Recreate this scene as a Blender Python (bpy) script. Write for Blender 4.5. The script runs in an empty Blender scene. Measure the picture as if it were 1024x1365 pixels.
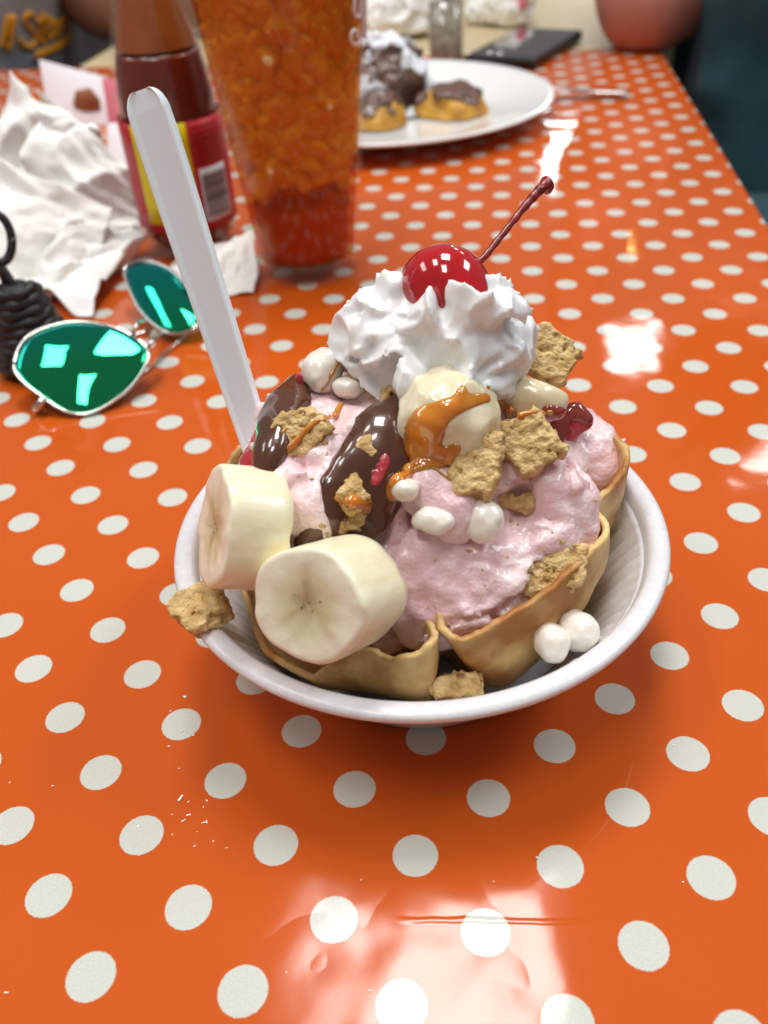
import bpy, math, random
import numpy as np
from mathutils import Vector, Matrix

# ---------------------------------------------------------------- camera, world, lights, exposure
scene = bpy.context.scene
U = 0.0195                      # half the spacing of the printed dots, metres
PITCH, ROLL, YAW = 0.66803057, 0.06821457, -0.1539768
F_PX, CX, CY = 1174.589, 512.0, 682.5
CAM = np.array([0.0, 0.0, 11.44581 * U])
_r0 = np.array([1.0, 0, 0]); FWD = np.array([0, math.cos(PITCH), -math.sin(PITCH)])
_u0 = np.array([0, math.sin(PITCH), math.cos(PITCH)])
RIGHT = math.cos(ROLL) * _r0 - math.sin(ROLL) * _u0
UP = math.sin(ROLL) * _r0 + math.cos(ROLL) * _u0

cam_data = bpy.data.cameras.new('camera'); cam = bpy.data.objects.new('camera', cam_data)
scene.collection.objects.link(cam); scene.camera = cam
cam_data.sensor_width = 36; cam_data.lens = F_PX / 1365 * 36
cam_data.clip_start = 0.01; cam_data.clip_end = 100
mw = Matrix.Identity(4)
for i in range(3):
    mw[i][0], mw[i][1], mw[i][2], mw[i][3] = RIGHT[i], UP[i], -FWD[i], CAM[i]
cam.matrix_world = mw
cam_data.dof.use_dof = True; cam_data.dof.focus_distance = 0.262; cam_data.dof.aperture_fstop = 10.5

world = bpy.data.worlds.new('World'); scene.world = world; world.use_nodes = True
world.node_tree.nodes['Background'].inputs[0].default_value = (1.0, 0.97, 0.93, 1)
world.node_tree.nodes['Background'].inputs[1].default_value = 0.19

def panel(name, x, y, sx, sy, rad, z=2.0, col=(1.0, 0.98, 0.96)):
    l = bpy.data.lights.new(name, 'AREA'); l.shape = 'RECTANGLE'; l.size = sx; l.size_y = sy
    l.energy = rad * math.pi * sx * sy; l.color = col
    o = bpy.data.objects.new(name, l); o.location = (x, y, z); o.rotation_euler = (0, 0, YAW)
    scene.collection.objects.link(o)
panel('ceiling_light', 0.03, 0.92, 0.50, 0.72, 22)
panel('ceiling_light', 1.77, 7.75, 0.38, 0.66, 16)
panel('ceiling_light', 1.62, 6.98, 0.38, 0.66, 16)
panel('ceiling_light', 1.34, 4.0, 0.26, 0.5, 13)
panel('ceiling_light', 1.64, 3.05, 0.28, 0.40, 13)
panel('ceiling_light', -0.80, 0.50, 0.30, 0.62, 14)
panel('ceiling_light', -0.34, -0.32, 0.34, 0.70, 17)
panel('ceiling_light', 1.7, 0.7, 0.62, 1.2, 14, col=(0.88, 0.96, 1.0))  # unseen panel added to brighten the scene from the right, tinted cool
panel('ceiling_light', -2.1, 0.9, 0.6, 1.2, 7)  # added fill panel on the left, kept where the cloth doesn't mirror it
for wx, wy, e in ((1.58, 5.68, .9), (1.69, 5.40, .4)):
    l = bpy.data.lights.new('warm_lamp', 'POINT'); l.energy = e; l.color = (1, .62, .18); l.shadow_soft_size = .022
    o = bpy.data.objects.new('warm_lamp', l); o.location = (wx, wy, 2.0); scene.collection.objects.link(o)
scene.view_settings.view_transform = 'Standard'; scene.view_settings.look = 'None'
scene.view_settings.exposure = 0.0; scene.view_settings.gamma = 1
scene.cycles.max_bounces = 10; scene.cycles.transmission_bounces = 8; scene.cycles.caustics_refractive = False
scene.cycles.caustics_reflective = False; scene.cycles.sample_clamp_indirect = 6

# ---------------------------------------------------------------- pixel helpers
def ray(px, py):
    d = FWD + RIGHT * (px - CX) / F_PX - UP * (py - CY) / F_PX
    return d / np.linalg.norm(d)
def on(px, py, z=0.0):
    d = ray(px, py); return CAM + d * (z - CAM[2]) / d[2]
def at(px, py, Y):
    d = ray(px, py); return CAM + d * Y / d[1]
def scale_at(p):                 # metres per photo pixel at point p
    return float((np.asarray(p) - CAM) @ FWD) / F_PX

# ---------------------------------------------------------------- numeric helpers
def rnd3(i, j, k, s):
    h = (i * 374761393 + j * 668265263 + k * 2147483647 + s * 1274126177) & 0xFFFFFFFF
    h = ((h ^ (h >> 13)) * 1274126177) & 0xFFFFFFFF
    h = ((h ^ (h >> 16)) * 2246822519) & 0xFFFFFFFF
    return ((h ^ (h >> 15)) & 0xFFFF) / 32767.5 - 1.0
def noise(P, freq, seed=0):
    q = P * freq + 137.3; i = np.floor(q).astype(np.int64); f = q - i; f = f * f * (3 - 2 * f)
    r = 0
    for a in (0, 1):
        for b in (0, 1):
            for c in (0, 1):
                w = (f[:, 0] if a else 1 - f[:, 0]) * (f[:, 1] if b else 1 - f[:, 1]) * (f[:, 2] if c else 1 - f[:, 2])
                r = r + w * rnd3(i[:, 0] + a, i[:, 1] + b, i[:, 2] + c, seed)
    return r
def fbm(P, freq, n=3, seed=0):
    r = 0; a = 1.0
    for k in range(n):
        r = r + a * noise(P, freq * 2.03 ** k, seed + k * 17); a *= 0.5
    return r
def smin(a, b, k):
    h = np.clip(0.5 + 0.5 * (b - a) / k, 0, 1); return b + (a - b) * h - k * h * (1 - h)
def smax(a, b, k): return -smin(-a, -b, k)
def ell(P, c, r, R=None):
    q = P - np.asarray(c)
    if R is not None: q = q @ R
    r = np.asarray(r, float) * np.ones(3)
    k0 = np.linalg.norm(q / r, axis=1); k1 = np.linalg.norm(q / r ** 2, axis=1) + 1e-9
    return k0 * (k0 - 1) / k1
def cap(P, a, b, ra, rb):
    a = np.asarray(a, float); b = np.asarray(b, float); d = b - a
    t = np.clip((P - a) @ d / (d @ d + 1e-12), 0, 1)
    return np.linalg.norm(P - a - t[:, None] * d, axis=1) - (ra + (rb - ra) * t)
def rbox(P, h, r):
    q = np.abs(P) - (np.asarray(h) - r)
    return np.linalg.norm(np.maximum(q, 0), axis=1) + np.minimum(q.max(1), 0) - r
def nets(fn, lo, hi, h):
    lo = np.asarray(lo, float); hi = np.asarray(hi, float)
    n = np.maximum(np.ceil((hi - lo) / h).astype(int) + 1, 4)
    ax = [lo[i] + h * np.arange(n[i]) for i in range(3)]
    G = np.stack(np.meshgrid(*ax, indexing='ij'), -1).reshape(-1, 3)
    Fv = np.concatenate([fn(G[i:i + 400000]) for i in range(0, len(G), 400000)]).reshape(n)
    Fv[0], Fv[-1], Fv[:, 0], Fv[:, -1], Fv[:, :, 0], Fv[:, :, -1] = (np.maximum(v, 1e-5) for v in
        (Fv[0], Fv[-1], Fv[:, 0], Fv[:, -1], Fv[:, :, 0], Fv[:, :, -1]))
    ins = Fv < 0; m = n - 1
    cs = [(a, b, c) for a in (0, 1) for b in (0, 1) for c in (0, 1)]
    sub = lambda A, o: A[o[0]:o[0] + m[0], o[1]:o[1] + m[1], o[2]:o[2] + m[2]]
    cnt = sum(sub(ins, o).astype(np.int8) for o in cs)
    act = np.argwhere((cnt > 0) & (cnt < 8))
    acc = np.zeros((len(act), 3)); num = np.zeros(len(act))
    for o in cs:
        for d in range(3):
            if o[d]: continue
            e = list(o); e[d] = 1
            f0 = Fv[act[:, 0] + o[0], act[:, 1] + o[1], act[:, 2] + o[2]]
            f1 = Fv[act[:, 0] + e[0], act[:, 1] + e[1], act[:, 2] + e[2]]
            x = (f0 < 0) != (f1 < 0); t = np.where(x, f0 / np.where(x, f0 - f1, 1), 0)
            p = np.tile(np.array(o, float), (len(act), 1)); p[:, d] += t
            acc[x] += p[x]; num[x] += 1
    V = lo + h * (act + acc / num[:, None])
    idx = -np.ones(m, int); idx[act[:, 0], act[:, 1], act[:, 2]] = np.arange(len(act))
    quads = []
    for d in range(3):
        u, v = (d + 1) % 3, (d + 2) % 3
        s0 = [slice(None)] * 3; s1 = [slice(None)] * 3; s0[d] = slice(0, -1); s1[d] = slice(1, None)
        A = ins[tuple(s0)]; B = ins[tuple(s1)]
        for a_in in (True, False):
            c = np.argwhere((A & ~B) if a_in else (~A & B))
            c = c[(c[:, u] > 0) & (c[:, v] > 0) & (c[:, u] < m[u]) & (c[:, v] < m[v])]
            if not len(c): continue
            def g(du, dv):
                q = c.copy(); q[:, u] += du; q[:, v] += dv; return idx[q[:, 0], q[:, 1], q[:, 2]]
            Q = np.stack([g(-1, -1), g(0, -1), g(0, 0), g(-1, 0)], 1)
            quads.append(Q if a_in else Q[:, ::-1])
    return V, (np.concatenate(quads) if quads else np.zeros((0, 4), int))
def trace(fn, px, py, t0=0.08, t1=3.0):
    d = ray(px, py); t = t0
    for _ in range(90):
        s = float(fn((CAM + d * t)[None])[0])
        if s < 1e-4: break
        t += s * 0.8
        if t > t1: return None
    return CAM + d * t
def grad(fn, p, e=6e-4):
    p = np.asarray(p); E3 = np.eye(3) * e
    g = np.array([float(fn((p + E3[i])[None])[0] - fn((p - E3[i])[None])[0]) for i in range(3)])
    return g / (np.linalg.norm(g) + 1e-12)
def frame(z, roll=0.0, ref=None):
    z = np.asarray(z, float) / np.linalg.norm(z); ref = RIGHT if ref is None else np.asarray(ref)
    x = ref - z * (ref @ z); x /= np.linalg.norm(x); y = np.cross(z, x)
    c, s = math.cos(roll), math.sin(roll)
    return np.stack([c * x + s * y, -s * x + c * y, z], 1)       # columns are the local axes
def catmull(pts, n, closed=False):
    P = np.asarray(pts, float); m = len(P); out = []
    segs = m if closed else m - 1
    for i in range(segs):
        g = (lambda k: P[k % m]) if closed else (lambda k: P[min(max(k, 0), m - 1)])
        p0, p1, p2, p3 = g(i - 1), g(i), g(i + 1), g(i + 2)
        for t in np.arange(n) / n:
            out.append(0.5 * (2 * p1 + (p2 - p0) * t + (2 * p0 - 5 * p1 + 4 * p2 - p3) * t * t + (3 * p1 - p0 - 3 * p2 + p3) * t ** 3))
    if not closed: out.append(P[-1])
    return np.array(out)

# ---------------------------------------------------------------- object helpers
COL = scene.collection
WLOC = {}
def tag(o, label, cat, group=None):
    o['label'] = label; o['category'] = cat
    if group: o['group'] = group
    return o
def thing(name, label, cat, loc=(0, 0, 0), group=None):
    o = bpy.data.objects.new(name, None); COL.objects.link(o); o.location = loc; o.empty_display_size = .02
    WLOC[o.name] = np.array(loc, float); return tag(o, label, cat, group)
def obj(name, V, Fc, m, parent=None, smooth=True, base=None):
    V = np.asarray(V, float)
    if parent is not None: off = WLOC[parent.name]
    elif base is not None: off = np.asarray(base, float)
    else: off = np.array([(V[:, 0].min() + V[:, 0].max()) / 2, (V[:, 1].min() + V[:, 1].max()) / 2, V[:, 2].min()])
    me = bpy.data.meshes.new(name)
    me.from_pydata((V - off).tolist(), [], [tuple(int(i) for i in f) for f in Fc])
    me.validate(); me.update()
    if smooth: me.polygons.foreach_set('use_smooth', [True] * len(me.polygons))
    if m is not None: me.materials.append(m)
    o = bpy.data.objects.new(name, me); COL.objects.link(o); WLOC[o.name] = off
    if parent is not None: o.parent = parent
    else: o.location = off
    return o
def lathe(prof, c, seg=64, mod=None, closed=False):
    prof = np.asarray(prof, float); V = []
    for j, (r, z) in enumerate(prof):
        for i in range(seg):
            a = 2 * math.pi * i / seg; rr, zz = (r, z) if mod is None else mod(j, a, r, z)
            V.append((c[0] + rr * math.cos(a), c[1] + rr * math.sin(a), c[2] + zz))
    Fc = []; n = len(prof)
    for j in range(n if closed else n - 1):
        for i in range(seg):
            k = (i + 1) % seg; j2 = (j + 1) % n
            Fc.append((j * seg + i, j * seg + k, j2 * seg + k, j2 * seg + i))
    return np.array(V), Fc
def tube(pts, rad, seg=10, flat=None):
    P = np.asarray(pts, float); n = len(P); rad = np.broadcast_to(rad, n); V = []; Fc = []
    T = np.gradient(P, axis=0); T /= np.linalg.norm(T, axis=1)[:, None] + 1e-12
    a = np.cross(T[0], [0, 0, 1.0]); a = a if np.linalg.norm(a) > .1 else np.cross(T[0], [1.0, 0, 0])
    for i in range(n):
        a = a - T[i] * (a @ T[i]); a /= np.linalg.norm(a); b = np.cross(T[i], a)
        for k in range(seg):
            t = 2 * math.pi * k / seg; V.append(P[i] + rad[i] * (math.cos(t) * a + math.sin(t) * b))
    for i in range(n - 1):
        for k in range(seg):
            k2 = (k + 1) % seg; Fc.append((i * seg + k, i * seg + k2, (i + 1) * seg + k2, (i + 1) * seg + k))
    Fc.append(tuple(range(seg))[::-1]); Fc.append(tuple((n - 1) * seg + k for k in range(seg)))
    return np.array(V), Fc
def join(*parts):
    V = []; Fc = []; o = 0
    for v, f in parts:
        V.append(np.asarray(v, float)); Fc += [tuple(int(i) + o for i in q) for q in f]; o += len(v)
    return np.concatenate(V), Fc
def box(c, h, R=np.eye(3)):
    s = np.array([(x, y, z) for z in (-1, 1) for y in (-1, 1) for x in (-1, 1)], float) * np.asarray(h)
    return s @ R.T + np.asarray(c), [(0, 2, 3, 1), (4, 5, 7, 6), (0, 1, 5, 4), (2, 6, 7, 3), (0, 4, 6, 2), (1, 3, 7, 5)]
def bevel(o, w, seg=3):
    b = o.modifiers.new('bevel', 'BEVEL'); b.width = w; b.segments = seg; return o

# ---------------------------------------------------------------- materials
def mat(name, c1, c2=None, scale=60, rough=.5, bump=0, bscale=None, bdist=.001, sss=0, srad=(1, .5, .3), sscale=.004,
        coat=0, coatr=.05, trans=0, ior=1.45, metal=0, detail=4, ramp=(.35, .65), sheen=0, spec=.5, thin=None):
    m = bpy.data.materials.new(name); m.use_nodes = True; nt = m.node_tree; b = nt.nodes['Principled BSDF']
    I = b.inputs; I['Base Color'].default_value = (*c1, 1); I['Roughness'].default_value = rough; I['Metallic'].default_value = metal
    I['Subsurface Weight'].default_value = sss; I['Subsurface Radius'].default_value = srad; I['Subsurface Scale'].default_value = sscale
    I['Coat Weight'].default_value = coat; I['Coat Roughness'].default_value = coatr; I['Transmission Weight'].default_value = trans
    I['IOR'].default_value = ior; I['Sheen Weight'].default_value = sheen; I['Specular IOR Level'].default_value = spec
    tc = nt.nodes.new('ShaderNodeTexCoord')
    if c2 is not None:
        n = nt.nodes.new('ShaderNodeTexNoise'); n.inputs['Scale'].default_value = scale; n.inputs['Detail'].default_value = detail
        nt.links.new(tc.outputs['Object'], n.inputs['Vector'])
        r = nt.nodes.new('ShaderNodeValToRGB'); r.color_ramp.elements[0].position = ramp[0]; r.color_ramp.elements[1].position = ramp[1]
        r.color_ramp.elements[0].color = (*c1, 1); r.color_ramp.elements[1].color = (*c2, 1)
        nt.links.new(n.outputs['Fac'], r.inputs['Fac']); nt.links.new(r.outputs['Color'], I['Base Color'])
    if bump:
        n = nt.nodes.new('ShaderNodeTexNoise'); n.inputs['Scale'].default_value = bscale or scale * 4; n.inputs['Detail'].default_value = 5
        nt.links.new(tc.outputs['Object'], n.inputs['Vector'])
        bm = nt.nodes.new('ShaderNodeBump'); bm.inputs['Strength'].default_value = bump; bm.inputs['Distance'].default_value = bdist
        nt.links.new(n.outputs['Fac'], bm.inputs['Height']); nt.links.new(bm.outputs['Normal'], I['Normal'])
    return m

def nd(nt, t, **k):
    n = nt.nodes.new(t)
    for a, v in k.items(): setattr(n, a, v)
    return n
def math_n(nt, op, a, b=None, c=None, clamp=False):
    n = nt.nodes.new('ShaderNodeMath'); n.operation = op; n.use_clamp = clamp
    for i, v in enumerate((a, b, c)):
        if v is None: continue
        if isinstance(v, (int, float)): n.inputs[i].default_value = v
        else: nt.links.new(v, n.inputs[i])
    return n.outputs[0]
def mix_c(nt, f, a, b):
    n = nt.nodes.new('ShaderNodeMix'); n.data_type = 'RGBA'
    if isinstance(f, float): n.inputs[0].default_value = f
    else: nt.links.new(f, n.inputs[0])
    for i, v in ((6, a), (7, b)):
        if isinstance(v, tuple): n.inputs[i].default_value = (*v, 1)
        else: nt.links.new(v, n.inputs[i])
    return n.outputs[2]
def smooth_n(nt, v, lo, hi):
    n = nt.nodes.new('ShaderNodeMapRange'); n.interpolation_type = 'SMOOTHSTEP'
    nt.links.new(v, n.inputs[0]); n.inputs[1].default_value = lo; n.inputs[2].default_value = hi; return n.outputs[0]

def cloth_material():
    m = bpy.data.materials.new('polka_dot_oilcloth'); m.use_nodes = True; nt = m.node_tree; b = nt.nodes['Principled BSDF']; L = nt.links
    tc = nd(nt, 'ShaderNodeTexCoord'); sp = nd(nt, 'ShaderNodeSeparateXYZ'); L.new(tc.outputs['Object'], sp.inputs[0])
    x = math_n(nt, 'DIVIDE', sp.outputs[0], U); y = math_n(nt, 'DIVIDE', sp.outputs[1], U)
    p = math_n(nt, 'MULTIPLY', math_n(nt, 'ADD', x, y), .5); q = math_n(nt, 'MULTIPLY', math_n(nt, 'SUBTRACT', x, y), .5)
    dp = math_n(nt, 'SUBTRACT', p, math_n(nt, 'ROUND', p)); dq = math_n(nt, 'SUBTRACT', q, math_n(nt, 'ROUND', q))
    d2 = math_n(nt, 'ADD', math_n(nt, 'MULTIPLY', dp, dp), math_n(nt, 'MULTIPLY', dq, dq))
    d = math_n(nt, 'SQRT', math_n(nt, 'MULTIPLY', d2, 2.0))
    def tex(scale, detail=3):
        n = nd(nt, 'ShaderNodeTexNoise'); n.inputs['Scale'].default_value = scale; n.inputs['Detail'].default_value = detail
        L.new(tc.outputs['Object'], n.inputs['Vector']); return n.outputs['Fac']
    wob = math_n(nt, 'MULTIPLY', math_n(nt, 'SUBTRACT', tex(1400, 2), .5), .03)
    dd = math_n(nt, 'ADD', d, wob)
    dot = math_n(nt, 'SUBTRACT', 1.0, smooth_n(nt, dd, .308, .328))
    # woven threads
    wa = math_n(nt, 'SINE', math_n(nt, 'MULTIPLY', sp.outputs[0], 2 * math.pi / .00052))
    wb = math_n(nt, 'SINE', math_n(nt, 'MULTIPLY', sp.outputs[1], 2 * math.pi / .00058))
    weave = math_n(nt, 'MULTIPLY', wa, wb)
    fine = tex(2200, 2); big = tex(9, 3)
    org = mix_c(nt, big, (.59, .097, .005), (.53, .082, .005))
    thread = math_n(nt, 'ADD', math_n(nt, 'MULTIPLY', weave, .24), math_n(nt, 'MULTIPLY', math_n(nt, 'SUBTRACT', fine, .5), .9))
    org2 = mix_c(nt, smooth_n(nt, thread, -.1, .5), org, (.50, .080, .004))
    wht = mix_c(nt, smooth_n(nt, thread, -.25, .3), (.66, .68, .61), (.48, .50, .44))
    col = mix_c(nt, dot, org2, wht)
    L.new(col, b.inputs['Base Color'])
    b.inputs['Roughness'].default_value = .6; b.inputs['Specular IOR Level'].default_value = .08; b.inputs['Coat Weight'].default_value = 1.0; b.inputs['Coat IOR'].default_value = 1.47
    cr = math_n(nt, 'ADD', math_n(nt, 'MULTIPLY', tex(25, 2), .06), .02); L.new(cr, b.inputs['Coat Roughness'])
    # film relief: slow waves, small dents, one long crease and some scratches
    wv = tex(13, 2); dn = tex(70, 3)
    h = math_n(nt, 'ADD', math_n(nt, 'MULTIPLY', wv, .0008), math_n(nt, 'MULTIPLY', dn, .00004))
    # crease line in local frame
    a = to_table(on(545, 1226)); c = to_table(on(1060, 1231))
    ang = math.atan2(c[1] - a[1], c[0] - a[0])
    lx = math_n(nt, 'SUBTRACT', sp.outputs[0], float(a[0])); ly = math_n(nt, 'SUBTRACT', sp.outputs[1], float(a[1]))
    along = math_n(nt, 'ADD', math_n(nt, 'MULTIPLY', lx, math.cos(ang)), math_n(nt, 'MULTIPLY', ly, math.sin(ang)))
    acr = math_n(nt, 'SUBTRACT', math_n(nt, 'MULTIPLY', ly, math.cos(ang)), math_n(nt, 'MULTIPLY', lx, math.sin(ang)))
    acr = math_n(nt, 'ADD', acr, math_n(nt, 'MULTIPLY', math_n(nt, 'SUBTRACT', tex(60, 3), .5), .003))
    on_l = math_n(nt, 'MULTIPLY', smooth_n(nt, along, -.004, .003), 1.0)
    rid = math_n(nt, 'SUBTRACT', 1.0, smooth_n(nt, math_n(nt, 'ABSOLUTE', acr), .0001, .0011))
    h = math_n(nt, 'ADD', h, math_n(nt, 'MULTIPLY', math_n(nt, 'MULTIPLY', rid, on_l), .00014))
    bl = math_n(nt, 'SUBTRACT', 1.0, smooth_n(nt, math_n(nt, 'SQRT', math_n(nt, 'ADD', math_n(nt, 'MULTIPLY', lx, lx), math_n(nt, 'MULTIPLY', ly, ly))), .002, .075))
    L.new(math_n(nt, 'ADD', cr, math_n(nt, 'MULTIPLY', smooth_n(nt, math_n(nt, 'MULTIPLY', bl, math_n(nt, 'ADD', tex(28, 4), .45)), .15, .75), .09)), b.inputs['Coat Roughness'])
    blis = math_n(nt, 'MULTIPLY', bl, math_n(nt, 'MULTIPLY', math_n(nt, 'ABSOLUTE', math_n(nt, 'SUBTRACT', tex(24, 2), .5)), .0016))
    h = math_n(nt, 'ADD', h, blis)
    bm = nd(nt, 'ShaderNodeBump'); bm.inputs['Distance'].default_value = 1.0; bm.inputs['Strength'].default_value = 1.0
    L.new(h, bm.inputs['Height']); L.new(bm.outputs['Normal'], b.inputs['Coat Normal'])
    return m
TORG = np.array([-3.00849333 * U, 6.1765897 * U, 0.0])
def to_table(p):
    v = np.asarray(p) - TORG; c, s = math.cos(-YAW), math.sin(-YAW)
    return np.array([c * v[0] - s * v[1], s * v[0] + c * v[1], v[2]])
def from_table(p):
    c, s = math.cos(YAW), math.sin(YAW)
    return np.array([c * p[0] - s * p[1], s * p[0] + c * p[1], p[2]]) + TORG

M = dict(
    cloth=cloth_material(),
    foam=mat('white_foam', (.70, .69, .71), (.76, .75, .77), 500, rough=.32, bump=.12, bscale=420, bdist=.0006, srad=(1, .95, .95), sscale=.004, coat=.25, coatr=.2),
    ice=mat('strawberry_ice_cream', (.85, .53, .56), (.94, .77, .77), 55, rough=.28, bump=.6, bscale=430, bdist=.0014, sss=.25, srad=(1, .55, .5), sscale=.005, coat=.55, coatr=.14, ramp=(.3, .7)),
    cream=mat('whipped_cream', (.84, .85, .86), (.88, .88, .87), 90, rough=.3, bump=.15, bscale=350, bdist=.0006, sss=.5, srad=(1, .9, .85), sscale=.004, coat=.2, coatr=.2),
    banana=mat('banana_flesh', (.84, .77, .56), (.88, .83, .66), 120, rough=.35, bump=.15, bscale=420, sss=.4, srad=(1, .8, .45), sscale=.004, coat=.3, coatr=.2),
    vanilla=mat('pale_fruit', (.76, .66, .42), (.85, .77, .58), 130, rough=.25, bump=.15, bscale=300, sss=.4, srad=(1, .8, .5), sscale=.005, coat=.6, coatr=.08),
    chip=mat('white_chip', (.84, .78, .68), (.88, .83, .76), 200, rough=.25, sss=.4, srad=(1, .85, .7), sscale=.004, coat=.6, coatr=.1),
    cookie=mat('cookie_crumb', (.52, .31, .10), (.84, .61, .28), 190, rough=.62, bump=1.0, bscale=620, bdist=.0016, sscale=.002, coat=.12, coatr=.3, detail=8),
    choc=mat('chocolate_sauce', (.070, .022, .011), (.115, .039, .019), 60, rough=.22, coat=1, coatr=.03, srad=(1, .4, .2), sscale=.002),
    caramel=mat('caramel_sauce', (.46, .125, .008), (.74, .30, .03), 110, rough=.12, coat=1, coatr=.03, sss=.7, srad=(1, .4, .1), sscale=.006, ramp=(.3, .7)),
    syrup=mat('red_syrup', (.20, .03, .02), (.34, .05, .03), 120, rough=.1, coat=1, coatr=.03, sss=.3, srad=(1, .2, .1), sscale=.003),
    berry=mat('strawberry_piece', (.42, .02, .035), (.62, .10, .13), 180, rough=.25, bump=.4, bscale=500, sss=.3, srad=(1, .2, .2), sscale=.003, coat=.6),
    waffle=mat('waffle_shell', (.86, .63, .27), (.40, .155, .03), 48, rough=.5, bump=.5, bscale=260, bdist=.0012, srad=(1, .6, .25), sscale=.003, ramp=(.33, .62), coat=.1, coatr=.3),
    cherry=mat('glace_cherry', (.42, .004, .009), (.50, .008, .013), 60, rough=.12, coat=1, coatr=.02, sss=.35, srad=(1, .08, .06), sscale=.006),
    stem=mat('cherry_stem', (.16, .008, .008), (.27, .016, .012), 300, rough=.3, bump=.5, bscale=400, coat=.5),
    plastic=mat('white_spoon_plastic', (.86, .95, 1.0), rough=.22, coat=.4, coatr=.08, srad=(.8, .9, 1), sscale=.004),
    chrome=mat('silver_frame', (.75, .73, .70), rough=.12, metal=1),
    blackc=mat('black_cord', (.008, .008, .009), (.022, .022, .024), 500, rough=.38, bump=.5, bscale=900),
    tissue=mat('tissue_paper', (.84, .84, .79), (.90, .91, .90), 35, rough=.9, bump=.3, bscale=260, bdist=.001, srad=(1, .95, .85), sscale=.01),
    ketchup=mat('red_sauce', (.15, .015, .008), (.20, .022, .010), 60, rough=.3, coat=.6, coatr=.05),
    amber=mat('amber_film', (.44, .14, .03), (.34, .09, .018), 40, rough=.25, coat=.6),
    yellow=mat('yellow_print', (.74, .66, .0), rough=.4), redp=mat('red_print', (.42, .012, .022), (.5, .02, .03), 400, rough=.4),
    whitep=mat('white_print', (.62, .64, .70), rough=.5), greyp=mat('grey_print', (.12, .13, .16), rough=.5),
    tea=mat('iced_tea', (.46, .08, .045), (.52, .12, .05), 30, rough=.08, ior=1.33, coat=.4, srad=(1, .3, .1), sscale=.02),
    icecube=mat('tea_stained_ice', (.80, .55, .22), (.90, .70, .36), 90, rough=.35, srad=(1, .5, .15), sscale=.008, coat=.25),
    plate=mat('white_china', (.82, .82, .80), rough=.15, coat=.5),
    pastry=mat('fried_dough', (.60, .32, .045), (.34, .12, .018), 60, rough=.5, bump=.5, bscale=200, bdist=.002, ramp=(.45, .75)),
    darkpastry=mat('chocolate_pastry', (.07, .036, .026), (.15, .075, .05), 90, rough=.35, bump=.6, bscale=220, coat=.4),
    sugar=mat('powdered_sugar', (.80, .82, .86), (.70, .73, .78), 160, rough=.9, bump=.6, bscale=400),
    phone=mat('black_phone_case', (.008, .008, .010), rough=.35), screen=mat('phone_glass', (.010, .012, .016), rough=.06, coat=1),
    steel=mat('fork_steel', (.6, .6, .6), rough=.22, metal=1),
    greyglass=mat('pepper_in_glass', (.20, .18, .14), (.36, .33, .27), 150, rough=.12, coat=.8),
    wood=mat('pale_laminate', (.58, .47, .27), (.64, .53, .32), 12, rough=.4, coat=.2),
    dark=mat('dark_floor', (.035, .03, .028), (.05, .045, .04), 6, rough=.6),
    skin=mat('skin', (.42, .17, .12), (.50, .22, .16), 14, rough=.5, bump=.1, bscale=200, srad=(1, .4, .25), sscale=.01),
    skin2=mat('skin_brown', (.22, .10, .065), (.28, .13, .085), 14, rough=.5, srad=(1, .4, .25), sscale=.01),
    teal=mat('dark_teal_cotton', (.012, .062, .085), (.016, .078, .105), 30, rough=.85, bump=.25, bscale=500, sheen=.2),
    greytee=mat('heather_grey_cotton', (.26, .26, .29), (.32, .32, .35), 200, rough=.9, bump=.2, bscale=600),
    hair=mat('brown_hair', (.03, .018, .012), rough=.6, bump=.6, bscale=90),
    gold=mat('gold_lettering', (.62, .26, .01), rough=.6),
    wlet=mat('white_glass_lettering', (.78, .78, .84), rough=.4),
    pinkp=mat('pink_packet_paper', (.70, .20, .26), rough=.6), brownp=mat('brown_print', (.30, .12, .05), rough=.6),
    packet=mat('white_packet_paper', (.78, .74, .77), rough=.6, bump=.2, bscale=100),
)
def lens_material():
    m = bpy.data.materials.new('green_mirror_lens'); m.use_nodes = True; nt = m.node_tree; b = nt.nodes['Principled BSDF']
    lw = nd(nt, 'ShaderNodeLayerWeight'); lw.inputs[0].default_value = .35
    r = nd(nt, 'ShaderNodeValToRGB'); e = r.color_ramp.elements
    e[0].position = .12; e[0].color = (.02, .42, .16, 1); e[1].position = .62; e[1].color = (.16, .12, .45, 1)
    k = e.new(.38); k.color = (.0, .40, .42, 1)
    nt.links.new(lw.outputs['Facing'], r.inputs[0]); nt.links.new(r.outputs[0], b.inputs['Base Color'])
    b.inputs['Metallic'].default_value = .92; b.inputs['Roughness'].default_value = .03
    return m
M['lens'] = lens_material()
def thin_glass():
    m = bpy.data.materials.new('clear_thin_glass'); m.use_nodes = True; nt = m.node_tree; nt.nodes.remove(nt.nodes['Principled BSDF'])
    t = nd(nt, 'ShaderNodeBsdfTransparent'); t.inputs[0].default_value = (.985, .98, .97, 1); g = nd(nt, 'ShaderNodeBsdfGlossy'); g.inputs['Roughness'].default_value = .03
    f = nd(nt, 'ShaderNodeLayerWeight'); f.inputs[0].default_value = .5; mx = nd(nt, 'ShaderNodeMixShader')
    nt.links.new(math_n(nt, 'ADD', math_n(nt, 'MULTIPLY', math_n(nt, 'POWER', f.outputs['Facing'], 4.0), .22), .02), mx.inputs[0]); nt.links.new(t.outputs[0], mx.inputs[1]); nt.links.new(g.outputs[0], mx.inputs[2])
    nt.links.new(mx.outputs[0], nt.nodes['Material Output'].inputs[0]); return m
M['glass'] = thin_glass()
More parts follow.
